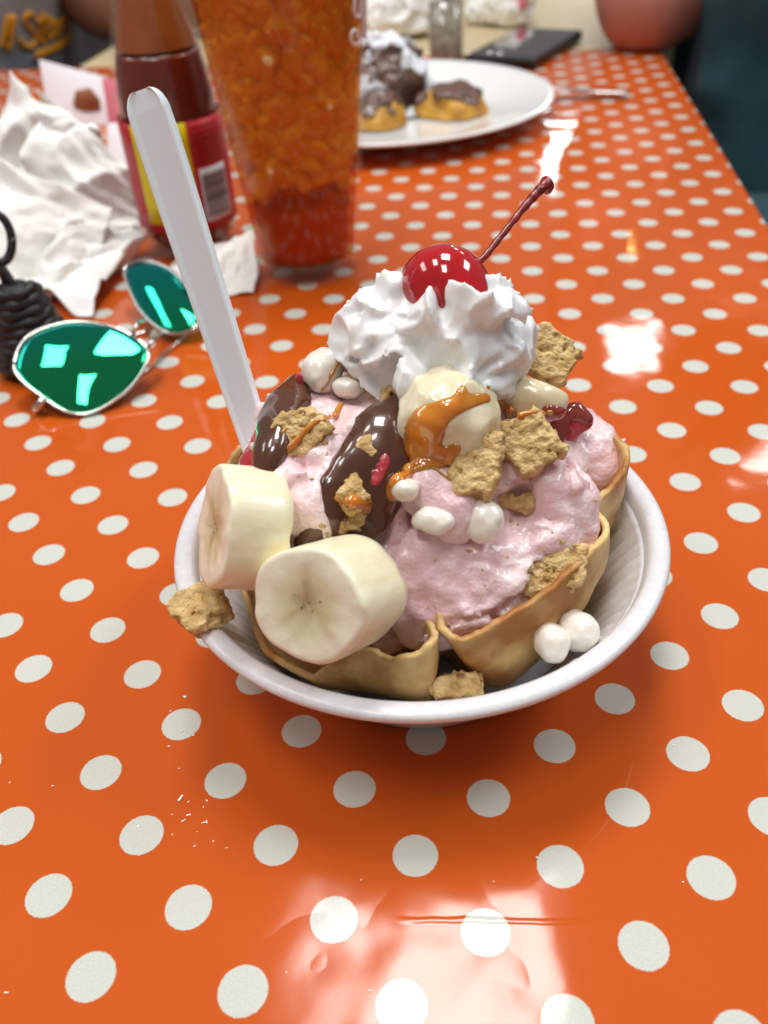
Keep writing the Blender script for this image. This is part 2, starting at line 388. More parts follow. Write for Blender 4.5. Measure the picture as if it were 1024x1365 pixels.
def tea_material(m):                       # the drink itself is amber above and redder where the syrup has settled
    nt = m.node_tree; b = nt.nodes['Principled BSDF']; old = b.inputs['Base Color'].links[0].from_socket
    tc = nd(nt, 'ShaderNodeTexCoord'); sp = nd(nt, 'ShaderNodeSeparateXYZ'); nt.links.new(tc.outputs['Object'], sp.inputs[0])
    nt.links.new(mix_c(nt, smooth_n(nt, sp.outputs[2], .045, .075), old, (.50, .19, .03)), b.inputs['Base Color'])
def tint_shell():
    m = bpy.data.materials.new('tea_surface'); m.use_nodes = True; nt = m.node_tree; b = nt.nodes['Principled BSDF']
    t = nd(nt, 'ShaderNodeBsdfTransparent'); t.inputs[0].default_value = (.98, .64, .22, 1)
    b.inputs['Roughness'].default_value = .3; b.inputs['Specular IOR Level'].default_value = .1
    tc = nd(nt, 'ShaderNodeTexCoord'); sp = nd(nt, 'ShaderNodeSeparateXYZ'); nt.links.new(tc.outputs['Object'], sp.inputs[0])
    nt.links.new(mix_c(nt, smooth_n(nt, sp.outputs[2], .045, .085), (.42, .07, .04), (.50, .17, .02)), b.inputs['Base Color'])
    mx = nd(nt, 'ShaderNodeMixShader'); mx.inputs[0].default_value = .24
    nt.links.new(t.outputs[0], mx.inputs[1]); nt.links.new(b.outputs[0], mx.inputs[2]); nt.links.new(mx.outputs[0], nt.nodes['Material Output'].inputs[0]); return m
M['teasurf'] = tint_shell()
tea_material(M['tea'])

# ---------------------------------------------------------------- setting: floor, tables
o = obj('floor', *box((0, 1.5, -.76), (6, 6, .01)), M['dark'], smooth=False); o['kind'] = 'structure'
RE, LE, NE, FE = to_table(on(1024, 297))[0], 0, 0, to_table(on(790, 66))[1]
LE = RE - .80; NE = -.42
tb = thing('table', 'long table covered in glossy orange oilcloth with cream polka dots', 'table', TORG)
tb.rotation_euler = (0, 0, YAW)
def local(name, V, Fc, m, parent, smooth=False):      # mesh in the table's own frame
    me = bpy.data.meshes.new(name); me.from_pydata(np.asarray(V).tolist(), [], [tuple(f) for f in Fc]); me.materials.append(m)
    if smooth: me.polygons.foreach_set('use_smooth', [True] * len(me.polygons))
    o = bpy.data.objects.new(name, me); COL.objects.link(o); o.parent = parent; return o
cl = local('tablecloth', *box(((RE + LE) / 2, (NE + FE) / 2, -.004), ((RE - LE) / 2, (FE - NE) / 2, .004)), M['cloth'], tb)
bevel(cl, .003)
local('tabletop', *box(((RE + LE) / 2, (NE + FE) / 2, -.022), ((RE - LE) / 2 - .004, (FE - NE) / 2 - .004, .0138)), M['wood'], tb)
for sx in (LE + .06, RE - .06):
    for sy in (NE + .06, FE - .06):
        local('leg', *box((sx, sy, -.393), (.022, .022, .357)), M['dark'], tb)
tb2 = thing('far_table', 'pale tan laminate table beyond the end of the orange cloth', 'table', TORG)
tb2.rotation_euler = (0, 0, YAW)
bevel(local('tabletop', *box((RE - .34, FE + .40, -.016), (.36, .385, .0145)), M['wood'], tb2), .003)
for sx in (-.64, -.04):
    for sy in (.06, .74): local('leg', *box((RE + sx, FE + sy, -.39), (.02, .02, .3595)), M['dark'], tb2)

# ---------------------------------------------------------------- foam bowl
BC = np.array([.0106, .2169, 0.0])
bowl = thing('foam_bowl', 'white foam bowl with flat lip and ribbed inside holding the sundae', 'bowl', BC)
NR = 72
def ribs(j, a, r, z):
    if .050 < r < .069 and 11 <= j: 
        s = math.sin(a * NR); return r - .0013 * max(0, s) * min(1, (r - .050) / .004, (.069 - r) / .002), z
    return r, z
rimp = [(.0700, .0395), (.0725, .0410), (.0750, .0425), (.0767, .0440), (.0772, .0452), (.0768, .0463), (.0757, .0469), (.0740, .0471), (.0722, .0468), (.0710, .0458), (.0704, .0442), (.0698, .0425)]
wallp = [(.0, .0015), (.030, .0015), (.040, .0), (.0435, .0), (.0450, .0015), (.0495, .009), (.0550, .018), (.0610, .027), (.0665, .0350), (.0700, .0395), (.0698, .0425), (.0688, .0405), (.0672, .0380), (.0652, .0350), (.0632, .0318), (.0612, .0285), (.0590, .0250), (.0566, .0212), (.0542, .0175), (.0522, .0145), (.0505, .0120), (.047, .0085), (.042, .0062), (.034, .0055), (.0, .0055)]
obj('wall', *lathe(wallp, BC, 440, ribs), M['foam'], bowl)
obj('rim', *lathe(rimp, BC, 200), M['foam'], bowl)

# ---------------------------------------------------------------- ice cream pile as a distance field
def C(px, py, Y): return at(px, py, Y)
LOBES = [
    ((.013, .222, .043), (.043, .044, .036)),
    (C(615, 768, .190), (.029, .021, .0190)),
    (C(545, 745, .196), (.020, .020, .020)),
    (C(716, 700, .206), (.0180, .022, .0255)),
    (C(776, 606, .238), (.0118, .016, .0140)),
    (C(722, 605, .236), (.0165, .018, .0165)),
    (C(415, 660, .206), (.019, .023, .024)),
    (C(386, 605, .224), (.0140, .018, .0200)),
    (C(442, 580, .230), (.0190, .019, .0175)),
    (C(570, 565, .236), (.032, .027, .032)),
    (C(500, 645, .212), (.023, .023, .026)),
    (C(640, 645, .212), (.020, .019, .022)),
]
def pile_s(P):
    d = None
    for c, r in LOBES:
        e = ell(P, c, r); d = e if d is None else smin(d, e, .006)
    return d
def pile(P):
    d = None
    for c, r in LOBES:
        e = ell(P, c, r); d = e if d is None else smin(d, e, .0030)
    m = np.abs(d) < .008
    if m.any():
        Q = P[m]; Wq = Q + .004 * np.stack([noise(Q, 120, 51), noise(Q, 120, 52), noise(Q, 120, 53)], 1)
        n = .0024 * fbm(Q, 85, 2, 3)
        g = np.clip(1 - np.abs(noise(Wq * [1, 1, .6], 70, 41)) * 7, 0, 1)
        g2 = np.clip(1 - np.abs(noise(Wq * [.6, .6, 1.3], 125, 44)) * 6, 0, 1)
        lip = np.abs(noise(Wq * [.8, .8, 1.4], 52, 47)); lip = np.where(lip < .12, lip / .12, 1 - (lip - .12) * .35)
        n2 = n + .0034 * g * np.clip(noise(Q, 45, 9) * 3 + .6, 0, 1) + .0018 * g2 * np.clip(noise(Q, 60, 10) * 3, 0, 1) - .0016 * lip + .0006 * np.abs(noise(Wq * [1, 1, .25], 330, 71)) + .0008 * fbm(Q, 280, 2, 77) + .0016 * np.clip(noise(Wq, 400, 79) - .45, 0, 1)
        d = d.copy(); d[m] += n2 + .0006
    return d
SOLID = [pile]
def solid(P):
    d = SOLID[0](P)
    for f in SOLID[1:]: d = np.minimum(d, f(P))
    return d
V, Fc = nets(pile, (-.055, .150, .012), (.085, .280, .115), .0011)
obj('ice_cream', V, Fc, M['ice']); tag(bpy.data.objects['ice_cream'], 'pink strawberry ice cream heaped in the waffle shell', 'ice cream')

# ---------------------------------------------------------------- waffle shell
top = [(400, 905, .040), (480, 864, .046), (529, 878, .047), (562, 871, .048), (579, 848, .050), (573, 826, .050), (558, 806, .050), (560, 790, .050), (578, 800, .050),
       (583, 818, .051), (588, 838, .051), (608, 850, .051), (652, 834, .052), (715, 796, .055), (768, 756, .057), (800, 716, .059), (806, 700, .059), (790, 684, .058),
       (800, 664, .061), (824, 642, .063), (837, 612, .065), (822, 584, .065)]
tw = [on(*t) for t in top]
for a, r, z in ((35, .056, .064), (55, .054, .060), (70, .047, .058), (85, .055, .06), (105, .057, .06), (120, .049, .058), (135, .056, .062)):
    tw.append(BC + np.array([r * math.cos(math.radians(a)), r * math.sin(math.radians(a)), z]))
tw += [on(322, 592, .066), on(302, 624, .060), on(318, 665, .052), on(318, 740, .046), on(345, 850, .041)]
tc_ = catmull(tw, 10, closed=True)
n = len(tc_)
bot = {0: (420, 912, .026), 1: (478, 916, .026), 2: (540, 928, .025), 3: (562, 930, .025), 4: (574, 926, .026), 5: (577, 905, .026), 6: (572, 880, .022), 7: (590, 868, .020), 8: (612, 872, .020),
       9: (632, 888, .021), 10: (645, 905, .021), 11: (654, 911, .021), 12: (678, 908, .022), 13: (712, 880, .025), 14: (752, 842, .027), 15: (778, 800, .029), 16: (782, 780, .030), 17: (768, 760, .030), 18: (785, 735, .031), 19: (805, 705, .032)}
bw = []
for i_, p in enumerate(tw):
    if i_ in bot: bw.append(on(*bot[i_]))
    else: q_ = BC + (p - BC) * .86; q_[2] = .026; bw.append(q_)
bcv = catmull(bw, 10, closed=True)
rows = []
def fit_in(R, m=.0):
    rad = np.linalg.norm(R[:, :2] - BC[:2], axis=1); lim = np.interp(R[:, 2], [.006, .0085, .0125, .021, .035, .042, .047], [.036, .043, .0475, .0530, .0615, .0655, .085]) - m
    R[:, :2] = BC[:2] + (R[:, :2] - BC[:2]) * np.minimum(1, lim / rad)[:, None]; return R
for t in (0, .05, .15, .3, .45, .6, .8, 1.0):
    R = tc_ * (1 - t) + bcv * t
    dr = R[:, :2] - BC[:2]; R[:, :2] += dr / np.linalg.norm(dr, axis=1)[:, None] * .0020 * math.sin(math.pi * t)
    R[:, :2] += .0007 * np.stack([noise(R, 110, 5), noise(R, 110, 6)], 1)
    if t < .1: R[:, 2] += .0016 * fbm(tc_, 190, 3, 8)
    rows.append(fit_in(R))
R = bcv.copy(); R[:, :2] = BC[:2] + (R[:, :2] - BC[:2]) * .72; R[:, 2] = .0090; rows.append(fit_in(R))
V = np.concatenate(rows); Fc = [(j * n + i, (j + 1) * n + i, (j + 1) * n + (i + 1) % n, j * n + (i + 1) % n) for j in range(len(rows) - 1) for i in range(n)]
V = np.vstack([V, [BC + [0, 0, .0090]]]); Fc += [((len(rows) - 1) * n + i, len(V) - 1, (len(rows) - 1) * n + (i + 1) % n) for i in range(n)]
w = obj('waffle_shell', V, Fc, M['waffle']); tag(w, 'golden brown fluted waffle shell folded inside the foam bowl', 'waffle')
s = w.modifiers.new('solid', 'SOLIDIFY'); s.thickness = .0019; s.offset = 0

# ---------------------------------------------------------------- banana pieces
def banana_material(R):
    m = bpy.data.materials.new('banana_slice'); m.use_nodes = True; nt = m.node_tree; b = nt.nodes['Principled BSDF']; L = nt.links
    tc = nd(nt, 'ShaderNodeTexCoord'); sp = nd(nt, 'ShaderNodeSeparateXYZ'); L.new(tc.outputs['Object'], sp.inputs[0])
    nz = nd(nt, 'ShaderNodeTexNoise'); nz.inputs['Scale'].default_value = 260; L.new(tc.outputs['Object'], nz.inputs['Vector'])
    r = math_n(nt, 'SQRT', math_n(nt, 'ADD', math_n(nt, 'MULTIPLY', sp.outputs[0], sp.outputs[0]), math_n(nt, 'MULTIPLY', sp.outputs[1], sp.outputs[1])))
    r = math_n(nt, 'ADD', math_n(nt, 'DIVIDE', r, R), math_n(nt, 'MULTIPLY', math_n(nt, 'SUBTRACT', nz.outputs['Fac'], .5), .22))
    th = math_n(nt, 'ARCTAN2', sp.outputs[1], sp.outputs[0])
    st = math_n(nt, 'POWER', math_n(nt, 'ABSOLUTE', math_n(nt, 'COSINE', math_n(nt, 'MULTIPLY', math_n(nt, 'ADD', th, .5), 1.5))), 14)
    inner = math_n(nt, 'SUBTRACT', 1.0, smooth_n(nt, r, .42, .74))
    core = math_n(nt, 'SUBTRACT', 1.0, smooth_n(nt, r, .05, .46))
    seam = math_n(nt, 'MULTIPLY', st, math_n(nt, 'SUBTRACT', 1.0, smooth_n(nt, r, .3, .72)))
    c = mix_c(nt, inner, (.85, .82, .64), (.70, .67, .43))
    c = mix_c(nt, math_n(nt, 'MULTIPLY', core, .75), c, (.44, .35, .17))
    c = mix_c(nt, math_n(nt, 'MULTIPLY', seam, .6), c, (.42, .31, .13))
    # the skin side is warmer and streaked along its length
    sn = nd(nt, 'ShaderNodeTexNoise'); sn.inputs['Scale'].default_value = 90; sn.inputs['Detail'].default_value = 5
    mp = nd(nt, 'ShaderNodeMapping'); mp.inputs['Scale'].default_value = (3, 3, .35); L.new(tc.outputs['Object'], mp.inputs[0]); L.new(mp.outputs[0], sn.inputs['Vector'])
    side = mix_c(nt, smooth_n(nt, sn.outputs['Fac'], .35, .75), (.88, .83, .60), (.84, .75, .48))
    nm = nd(nt, 'ShaderNodeTexCoord'); sz = nd(nt, 'ShaderNodeSeparateXYZ'); L.new(nm.outputs['Normal'], sz.inputs[0])
    face = smooth_n(nt, math_n(nt, 'ABSOLUTE', sz.outputs[2]), .6, .85)
    L.new(mix_c(nt, face, side, c), b.inputs['Base Color'])
    b.inputs['Roughness'].default_value = .36; b.inputs['Subsurface Weight'].default_value = .15
    b.inputs['Subsurface Radius'].default_value = (1, .8, .4); b.inputs['Subsurface Scale'].default_value = .003
    b.inputs['Coat Weight'].default_value = .25; b.inputs['Coat Roughness'].default_value = .15
    bm = nd(nt, 'ShaderNodeBump'); bm.inputs['Strength'].default_value = .3; bm.inputs['Distance'].default_value = .0008
    L.new(nz.outputs['Fac'], bm.inputs['Height']); L.new(bm.outputs['Normal'], b.inputs['Normal'])
    return m
def banana(label, c, axis, R, Ln, roll, sy=1.0, skew=(0, 0)):
    fr = frame(axis, roll); seg = 72; V = []; prof = []
    for z in np.linspace(-1, 1, 9): prof.append((1.0, z * Ln / 2))
    rings = [(.0, -Ln / 2), (.5, -Ln / 2), (.94, -Ln / 2), (1, -Ln / 2 + .0008)] + [(1.0 + .015 * math.cos(z * 2), z) for z in np.linspace(-Ln / 2 + .003, Ln / 2 - .003, 7)] + [(1, Ln / 2 - .0008), (.97, Ln / 2 - .0001), (.9, Ln / 2), (.7, Ln / 2 - .0001), (.5, Ln / 2 - .0003), (.3, Ln / 2 - .0006), (.12, Ln / 2 - .0009), (0, Ln / 2 - .0010)]
    for r, z in rings:
        for i in range(seg):
            a = 2 * math.pi * i / seg; k = 1 + .028 * math.cos(5 * a) + .014 * math.sin(2 * a + 1) + .004 * math.sin(13 * a + z * 600)
            V.append((R * r * k * math.cos(a) + skew[0] * z, R * sy * r * k * math.sin(a) + skew[1] * z, z))
    V = np.array(V); V[:, 2] += .0005 * noise(V, 300, 4) * (np.abs(V[:, 2]) > Ln / 2 - .002)
    Fc = [(j * seg + i, j * seg + (i + 1) % seg, (j + 1) * seg + (i + 1) % seg, (j + 1) * seg + i) for j in range(len(rings) - 1) for i in range(seg)]
    me = bpy.data.meshes.new('banana_slice'); me.from_pydata(V.tolist(), [], Fc); me.validate(); me.polygons.foreach_set('use_smooth', [True] * len(me.polygons))
    me.materials.append(banana_material(R)); o = bpy.data.objects.new('banana_slice', me); COL.objects.link(o)
    mm = Matrix.Identity(4)
    for i in range(3):
        for j in range(3): mm[i][j] = fr[i, j]
        mm[i][3] = c[i]
    o.matrix_world = mm; tag(o, label, 'banana', 'cut banana pieces on the sundae')
    rs = random.Random(int(R * 1e6))
    sv, sf = lathe([(.0, .0001), (.00022, .00008), (.0003, 0), (.00022, -.00005), (0, -.0001)], (0, 0, 0), 8)
    for k in range(6):
        a = rs.uniform(0, 6.28); q = rs.uniform(.06, .3) * R
        s = bpy.data.meshes.new('seed'); s.from_pydata((sv * rs.uniform(.5, 1.0) + np.array([q * math.cos(a), q * math.sin(a), Ln / 2 - .0006])).tolist(), [], [tuple(f) for f in sf]); s.materials.append(M['hair'])
        so = bpy.data.objects.new('seed', s); COL.objects.link(so); so.parent = o
    SOLID.append(lambda P, c=np.asarray(c), fr=fr: smax(np.linalg.norm(((P - c) @ fr)[:, :2], axis=1) - R, np.abs(((P - c) @ fr)[:, 2]) - Ln / 2, .001))
    return o
b1 = at(325, 705, .186); v1 = -ray(325, 705)
banana('short upright banana slice leaning at the bowl side beside the spoon', b1, -RIGHT * .91 + v1 * .40 + UP * .06, .0166, .0170, .3)
b2 = at(440, 795, .166); v2 = -ray(440, 795)
banana('thick banana slice lying with its seeded cut face out over the bowl lip', b2, -RIGHT * .52 - UP * .20 + v2 * .83, .0166, .0220, 1.1 - 1.1, sy=.90)

# ---------------------------------------------------------------- chunks (cookies, fruit)
CHG = 'cookie pieces scattered over the sundae'
def chunk(name, label, cat, group, m, c, fr, h, seed, rough=.0011, r=.0010, cuts=5, freq=400, vox=.0006, add=True, pore=1.0):
    rs = np.random.RandomState(seed); c = np.asarray(c, float); h = np.asarray(h, float); pl = []
    for k in range(cuts):
        a = 2 * math.pi * (k + rs.rand() * .8) / cuts; nrm = np.array([math.cos(a), math.sin(a), rs.uniform(-.35, .35)]); nrm /= np.linalg.norm(nrm)
        pl.append((nrm, rs.uniform(.78, 1.02) * float(np.abs(nrm[:2] * h[:2]).sum() * .85 + abs(nrm[2]) * h[2])))
    def base(P):
        q = (P - c) @ fr; d = rbox(q, h, r)
        for nv, of in pl: d = smax(d, q @ nv - of, .0012)
        return d
    def fn(P):
        d = base(P); m_ = np.abs(d) < .004
        if m_.any():
            Q = (P[m_] - c) @ fr + seed; d = d.copy()
            fl = np.where(np.abs(((P[m_] - c) @ fr)[:, 2]) > h[2] * .72, .45, 1.25)
            d[m_] += fl * rough * fbm(Q, freq, 3, seed) + pore * .0024 * np.clip(noise(Q, freq * 1.7, seed + 5) - .30, 0, 1)
        return d
    e = float(np.linalg.norm(h)) + .003
    V, Fc = nets(fn, c - e, c + e, vox)
    o = obj(name, V, Fc, m); tag(o, label, cat, group)
    if add: SOLID.append(base)
    return o
def place(px, py, w, h, th, label, seed, mix=.6, roll=0, lift=.3, Y=None, m='cookie', name='cookie_piece', cat='cookie', group=CHG, zdir=None, **k):
    p = at(px, py, Y) if Y else trace(solid, px, py)
    if p is None: p = at(px, py, .23)
    z = zdir if zdir is not None else (grad(pile, p) * (1 - mix) - ray(px, py) * mix)
    fr = frame(z, roll); s = scale_at(p); th *= .78
    return chunk(name, label, cat, group, M[m], p + fr[:, 2] * th * lift, fr, (w * s / 2, h * s / 2, th / 2), seed, **k)
# pale round fruit in the middle
pb = at(597, 563, .206)
def ball(P): return ell(P, pb, (.0150, .0150, .0165)) + .0022 * np.abs(noise(P, 95, 12)) + .0006 * noise(P, 260, 13)
V, Fc = nets(ball, pb - .02, pb + .02, .0008)
tag(obj('banana_chunk', V, Fc, M['vanilla']), 'round pale banana chunk streaked with caramel under the whipped cream', 'banana', 'cut banana pieces on the sundae'); SOLID.append(ball)
# pink lump with the white discs
nub0 = trace(solid, 590, 665)
nubR = frame(-ray(590, 665), -.75)
def nub(P):
    d = ell(P, nub0 + nubR[:, 2] * .0055, (.0145, .0095, .009), nubR)
    return d + .0012 * fbm(P, 150, 2, 31)
V, Fc = nets(nub, nub0 - .02, nub0 + .02, .0007)
tag(obj('ice_cream_lump', V, Fc, M['ice']), 'small pink ice cream lump with white chips stuck under it', 'ice cream'); SOLID.append(nub)

place(404, 577, 82, 66, .009, 'round crumbly cookie piece on pink ice cream beside the left chocolate stream', 1, mix=.7, roll=.3)
place(634, 620, 66, 112, .010, 'tall upright cookie piece leaning on the round banana chunk', 4, mix=.75, roll=-.15, cuts=6)
place(702, 594, 82, 74, .011, 'chunky cookie piece under the dark red syrup', 5, mix=.6, roll=.5)
place(694, 548, 62, 26, .009, 'cookie edge crossed by a caramel string below the fruit wedge', 6, mix=.4, roll=.1)
place(692, 668, 58, 22, .008, 'thin cookie sliver wedged below the upright cookie piece', 7, mix=.5, roll=-.12)
place(729, 757, 108, 68, .008, 'broad wet cookie piece on the ice cream above the waffle edge', 8, mix=.7, roll=.12, cuts=7)
place(466, 662, 42, 36, .009, 'small cookie bit capped with caramel in the chocolate', 9, mix=.6, roll=.8)
place(488, 604, 32, 30, .008, 'tiny cookie bit sunk in chocolate above the caramel', 10, mix=.5, roll=.5)
place(468, 692, 34, 38, .008, 'small pale cookie bit in chocolate just above the thick banana slice', 11, mix=.6)
place(496, 498, 66, 42, .010, 'brown sticky cookie piece tucked under the whipped cream by the fruit disc', 12, mix=.7, roll=-.6)
place(520, 535, 28, 46, .007, 'narrow pink stained cookie piece between cream and chocolate', 13, mix=.7, roll=-.4)
place(729, 478, 72, 70, .008, 'square pink coated cookie piece standing behind the whipped cream', 14, Y=.238, zdir=-ray(729, 478) + UP * .25 + RIGHT * .25, roll=-.62, cuts=4)
# on the lip and at the bottom of the bowl
pr = on(267, 812, .0500)
chunk('cookie_piece', 'broken cookie piece balanced on the bowl lip', 'cookie', CHG, M['cookie'], pr, frame((-.10, -.35, 1), .5), (.0078, .0072, .0032), 15, cuts=4)
pf = at(612, 914, .1615)
chunk('cookie_piece', 'short cookie stub down in the gap between two waffle folds', 'cookie', CHG, M['cookie'], pf, frame(-ray(612, 914), .0), (.0072, .0032, .004), 16, cuts=3)

# fruit wedge, discs and chips
wp_ = at(708, 524, .223); wf = frame(-ray(708, 524) + UP * .3, -.30)
def wedge(P):
    q = (P - wp_) @ wf; return smax(ell(q, (0, -.001, 0), (.0115, .0068, .0065)), q @ np.array([.12, .98, .1]) - .0038, .0012) + .0005 * noise(q, 200, 3)
V, Fc = nets(wedge, wp_ - .015, wp_ + .015, .0006); SOLID.append(wedge)
tag(obj('fruit_wedge', V, Fc, M['vanilla']), 'pale wedge of fruit poking out under the whipped cream beside the square cookie', 'fruit')
def chip(px, py, rpx, label, th=.006, roll=0, Y=None, z=None, sq=1.0, n=None, group='white chips'):
    p = on(px, py, z) if z is not None else at(px, py, Y) if Y else trace(solid, px, py)
    s = scale_at(p); fr = frame(n if n is not None else -ray(px, py), roll)
    c = p + fr[:, 2] * th * (.5 if z is None else 0); R = rpx * s * .98
    def fn(P):
        q = (P - c) @ fr; return ell(q, (0, 0, 0), (R, R * sq, th)) + .0016 * noise(q, 130, int(px)) + .0004 * noise(q, 420, 2)
    V, Fc = nets(fn, c - R - .004, c + R + .004, .0006); SOLID.append(fn)
    tag(obj('white_chip', V, Fc, M['chip']), label, 'chip', group)
chip(645, 697, 29, 'round white chip on the tip of the pink ice cream lump', th=.004)
chip(580, 697, 30, 'white chip half hidden below the pink ice cream lump', sq=.62, th=.004, roll=-.2)
chip(540, 652, 18, 'small oval white chip beside the caramel over pink ice cream', sq=.8)
chip(497, 660, 14, 'pale flake lying in the caramel on the chocolate', sq=.45, th=.002)
chip(432, 492, 28, 'flat pale disc with a yellow caramel streak left of the whipped cream', th=.005, Y=.232, sq=1.05)
chip(466, 515, 26, 'rounded white chip tucked under the pale disc', th=.008, sq=.7)
chip(738, 862, 29, 'larger white chip resting on the inner bowl wall', th=.0066, z=.0405, sq=.9, n=(.1, -.7, .8))
chip(770, 841, 24, 'smaller white chip resting behind its neighbour on the inner bowl wall', th=.0062, z=.0405, sq=1.1, n=(.1, -.7, .8))
# strawberry bits
place(342, 600, 24, 76, .012, 'red strawberry piece at the left edge beside the spoon', 31, roll=-.25, Y=.214, zdir=-ray(342, 600), m='berry', name='strawberry_piece', cat='strawberry', group='strawberry pieces', freq=120, pore=0, r=.003)
place(505, 628, 22, 46, .008, 'pink strawberry sliver sunk in the chocolate', 32, roll=-.6, lift=.12, m='berry', name='strawberry_piece', cat='strawberry', group='strawberry pieces', freq=260, rough=.0012, pore=0, r=.0008)
place(756, 564, 66, 50, .009, 'dark strawberry piece glazed with syrup at the right', 33, roll=.4, m='berry', name='strawberry_piece', cat='strawberry', group='strawberry pieces', freq=120, pore=0, r=.004)
place(405, 503, 20, 22, .007, 'red strawberry tip at the top of the left chocolate stream', 34, Y=.232, zdir=-ray(405, 503), m='berry', name='strawberry_piece', cat='strawberry', group='strawberry pieces', freq=120, pore=0, r=.003)

# ---------------------------------------------------------------- sauces
def sauce(name, label, m, paths, t, vox=.0007, group=None, base=None):
    base = base or solid; segs = []
    for pts in paths:
        H = []
        for px, py, wpx in pts:
            p = trace(base, px, py)
            if p is None or np.linalg.norm(p - CAM) > .36: continue
            H.append((p, wpx * scale_at(p)))
        segs += list(zip(H[:-1], H[1:]))
    if not segs: return
    allp = np.array([p for s in segs for p, _ in s]); wm = max(w for s in segs for _, w in s)
    def fn(P):
        q = None
        for (a, wa), (b, wb) in segs:
            d = b - a; u = np.clip((P - a) @ d / (d @ d + 1e-12), 0, 1); w = wa + (wb - wa) * u
            e = np.linalg.norm(P - a - u[:, None] * d, axis=1) / w
            q = e if q is None else smin(q, e, .35)
        q = q + .24 * noise(P, 85, 5) + .10 * noise(P, 220, 6)
        out = np.full(len(P), .01); k = q < 1.15
        if k.any():
            s0 = base(P[k]); qq = np.clip(1 - q[k] ** 2, 0, 1)
            th = t * np.sqrt(qq) * (1 + .12 * noise(P[k], 90, 8))
            f = np.maximum(s0 - th, (q[k] - 1) * wm * .5); f = np.maximum(f, -(s0 + .003)); out[k] = f
        return out
    V, Fc = nets(fn, allp.min(0) - wm - .003, allp.max(0) + wm + .003, vox)
    if len(V) == 0: return
    o = obj(name, V, Fc, m); tag(o, label, 'sauce', group)
    sm = o.modifiers.new('smooth', 'SMOOTH'); sm.iterations = 3; sm.factor = .5
    return o
CH = 'chocolate sauce streams'
sauce('chocolate_sauce', 'wide glossy chocolate stream running down the middle to the banana', M['choc'],
      [[(552, 535, 30), (520, 578, 46), (487, 612, 42), (460, 652, 34), (436, 692, 30), (412, 724, 20)],
       [(545, 590, 30), (525, 620, 34), (508, 650, 34), (490, 690, 28), (470, 712, 24)]], .0032, group=CH, base=pile_s)
sauce('chocolate_sauce', 'narrower chocolate stream down the left edge next to the spoon', M['choc'],
      [[(398, 512, 20), (382, 538, 30), (368, 568, 32), (358, 602, 30), (350, 634, 24)]], .0042, group=CH, base=pile_s)
CA = 'caramel drizzles'
sauce('caramel_drizzle', 'caramel puddle over the cookie bits in the chocolate', M['caramel'],
      [[(450, 664, 7), (470, 668, 11), (497, 676, 14), (518, 668, 14), (530, 640, 14), (545, 626, 10)], [(500, 690, 10), (515, 670, 14)]], .0026, .0006, CA)
sauce('caramel_drizzle', 'caramel streak across the round crumbly cookie piece', M['caramel'],
      [[(376, 606, 6), (392, 592, 6), (408, 573, 5), (424, 560, 4)], [(432, 560, 4), (448, 552, 6), (455, 538, 4)], [(376, 577, 4), (381, 572, 3)]], .0016, .0005, CA)
sauce('caramel_drizzle', 'caramel curving over the round pale banana chunk', M['caramel'],
      [[(562, 612, 22), (560, 588, 26), (572, 564, 22), (596, 545, 15), (624, 534, 12), (650, 530, 9)], [(566, 606, 20), (590, 610, 14), (608, 598, 8)], [(618, 520, 9), (612, 536, 12)]], .0008, .0006, CA)
sauce('caramel_drizzle', 'wavy caramel string from under the cream to the syrup at the right', M['caramel'],
      [[(650, 516, 5), (664, 532, 7), (678, 545, 5), (694, 553, 6), (712, 549, 5), (736, 550, 6)]], .0020, .0005, CA)
sauce('caramel_drizzle', 'yellow caramel line on the flat pale disc', M['caramel'], [[(452, 480, 3.5), (442, 500, 4), (430, 520, 3)]], .0010, .0004, CA)
sauce('caramel_drizzle', 'thin caramel ring over the top of the pink lump', M['caramel'], [[(545, 632, 6), (562, 622, 5), (580, 624, 3), (600, 640, 2.5)]], .0012, .0004, CA)
sauce('red_syrup', 'dark red syrup pool at the right of the sundae', M['syrup'], [[(732, 548, 10), (742, 564, 17), (746, 582, 12)], [(742, 552, 13), (765, 547, 12), (784, 558, 8)]], .0016, .0005)
sauce('melted_syrup', 'brown red melt running behind the short banana slice', M['syrup'], [[(384, 668, 5), (381, 690, 7), (376, 712, 9)]], .0030, .0005, base=pile_s)

# ---------------------------------------------------------------- whipped cream, cherry
CL = [((620, 475), .226, .0200), ((585, 500), .222, .0150), ((650, 425), .230, .0135), ((672, 455), .228, .0120), ((500, 450), .232, .0140), ((475, 455), .236, .0095),
      ((530, 470), .227, .0130), ((505, 415), .240, .0110), ((560, 450), .232, .0170), ((545, 515), .214, .0075), ((632, 515), .212, .0070), ((690, 470), .228, .0060), ((600, 430), .236, .0140),
      ((520, 495), .222, .0080), ((590, 525), .211, .0050), ((655, 500), .217, .0075), ((556, 418), .228, .0070), ((640, 402), .222, .0068), ((662, 410), .224, .0060), ((575, 402), .226, .0040), ((528, 412), .236, .0080)]
CLc = [(C(575 + (p[0] - 575) * .90, 455 + (p[1] - 455) * .97, y), r * .90) for p, y, r in CL]
CLc += [(C(628, 402, .221), .0075), (C(652, 412, .223), .0070), (C(560, 412, .221), .0055), (C(520, 408, .232), .0085)]
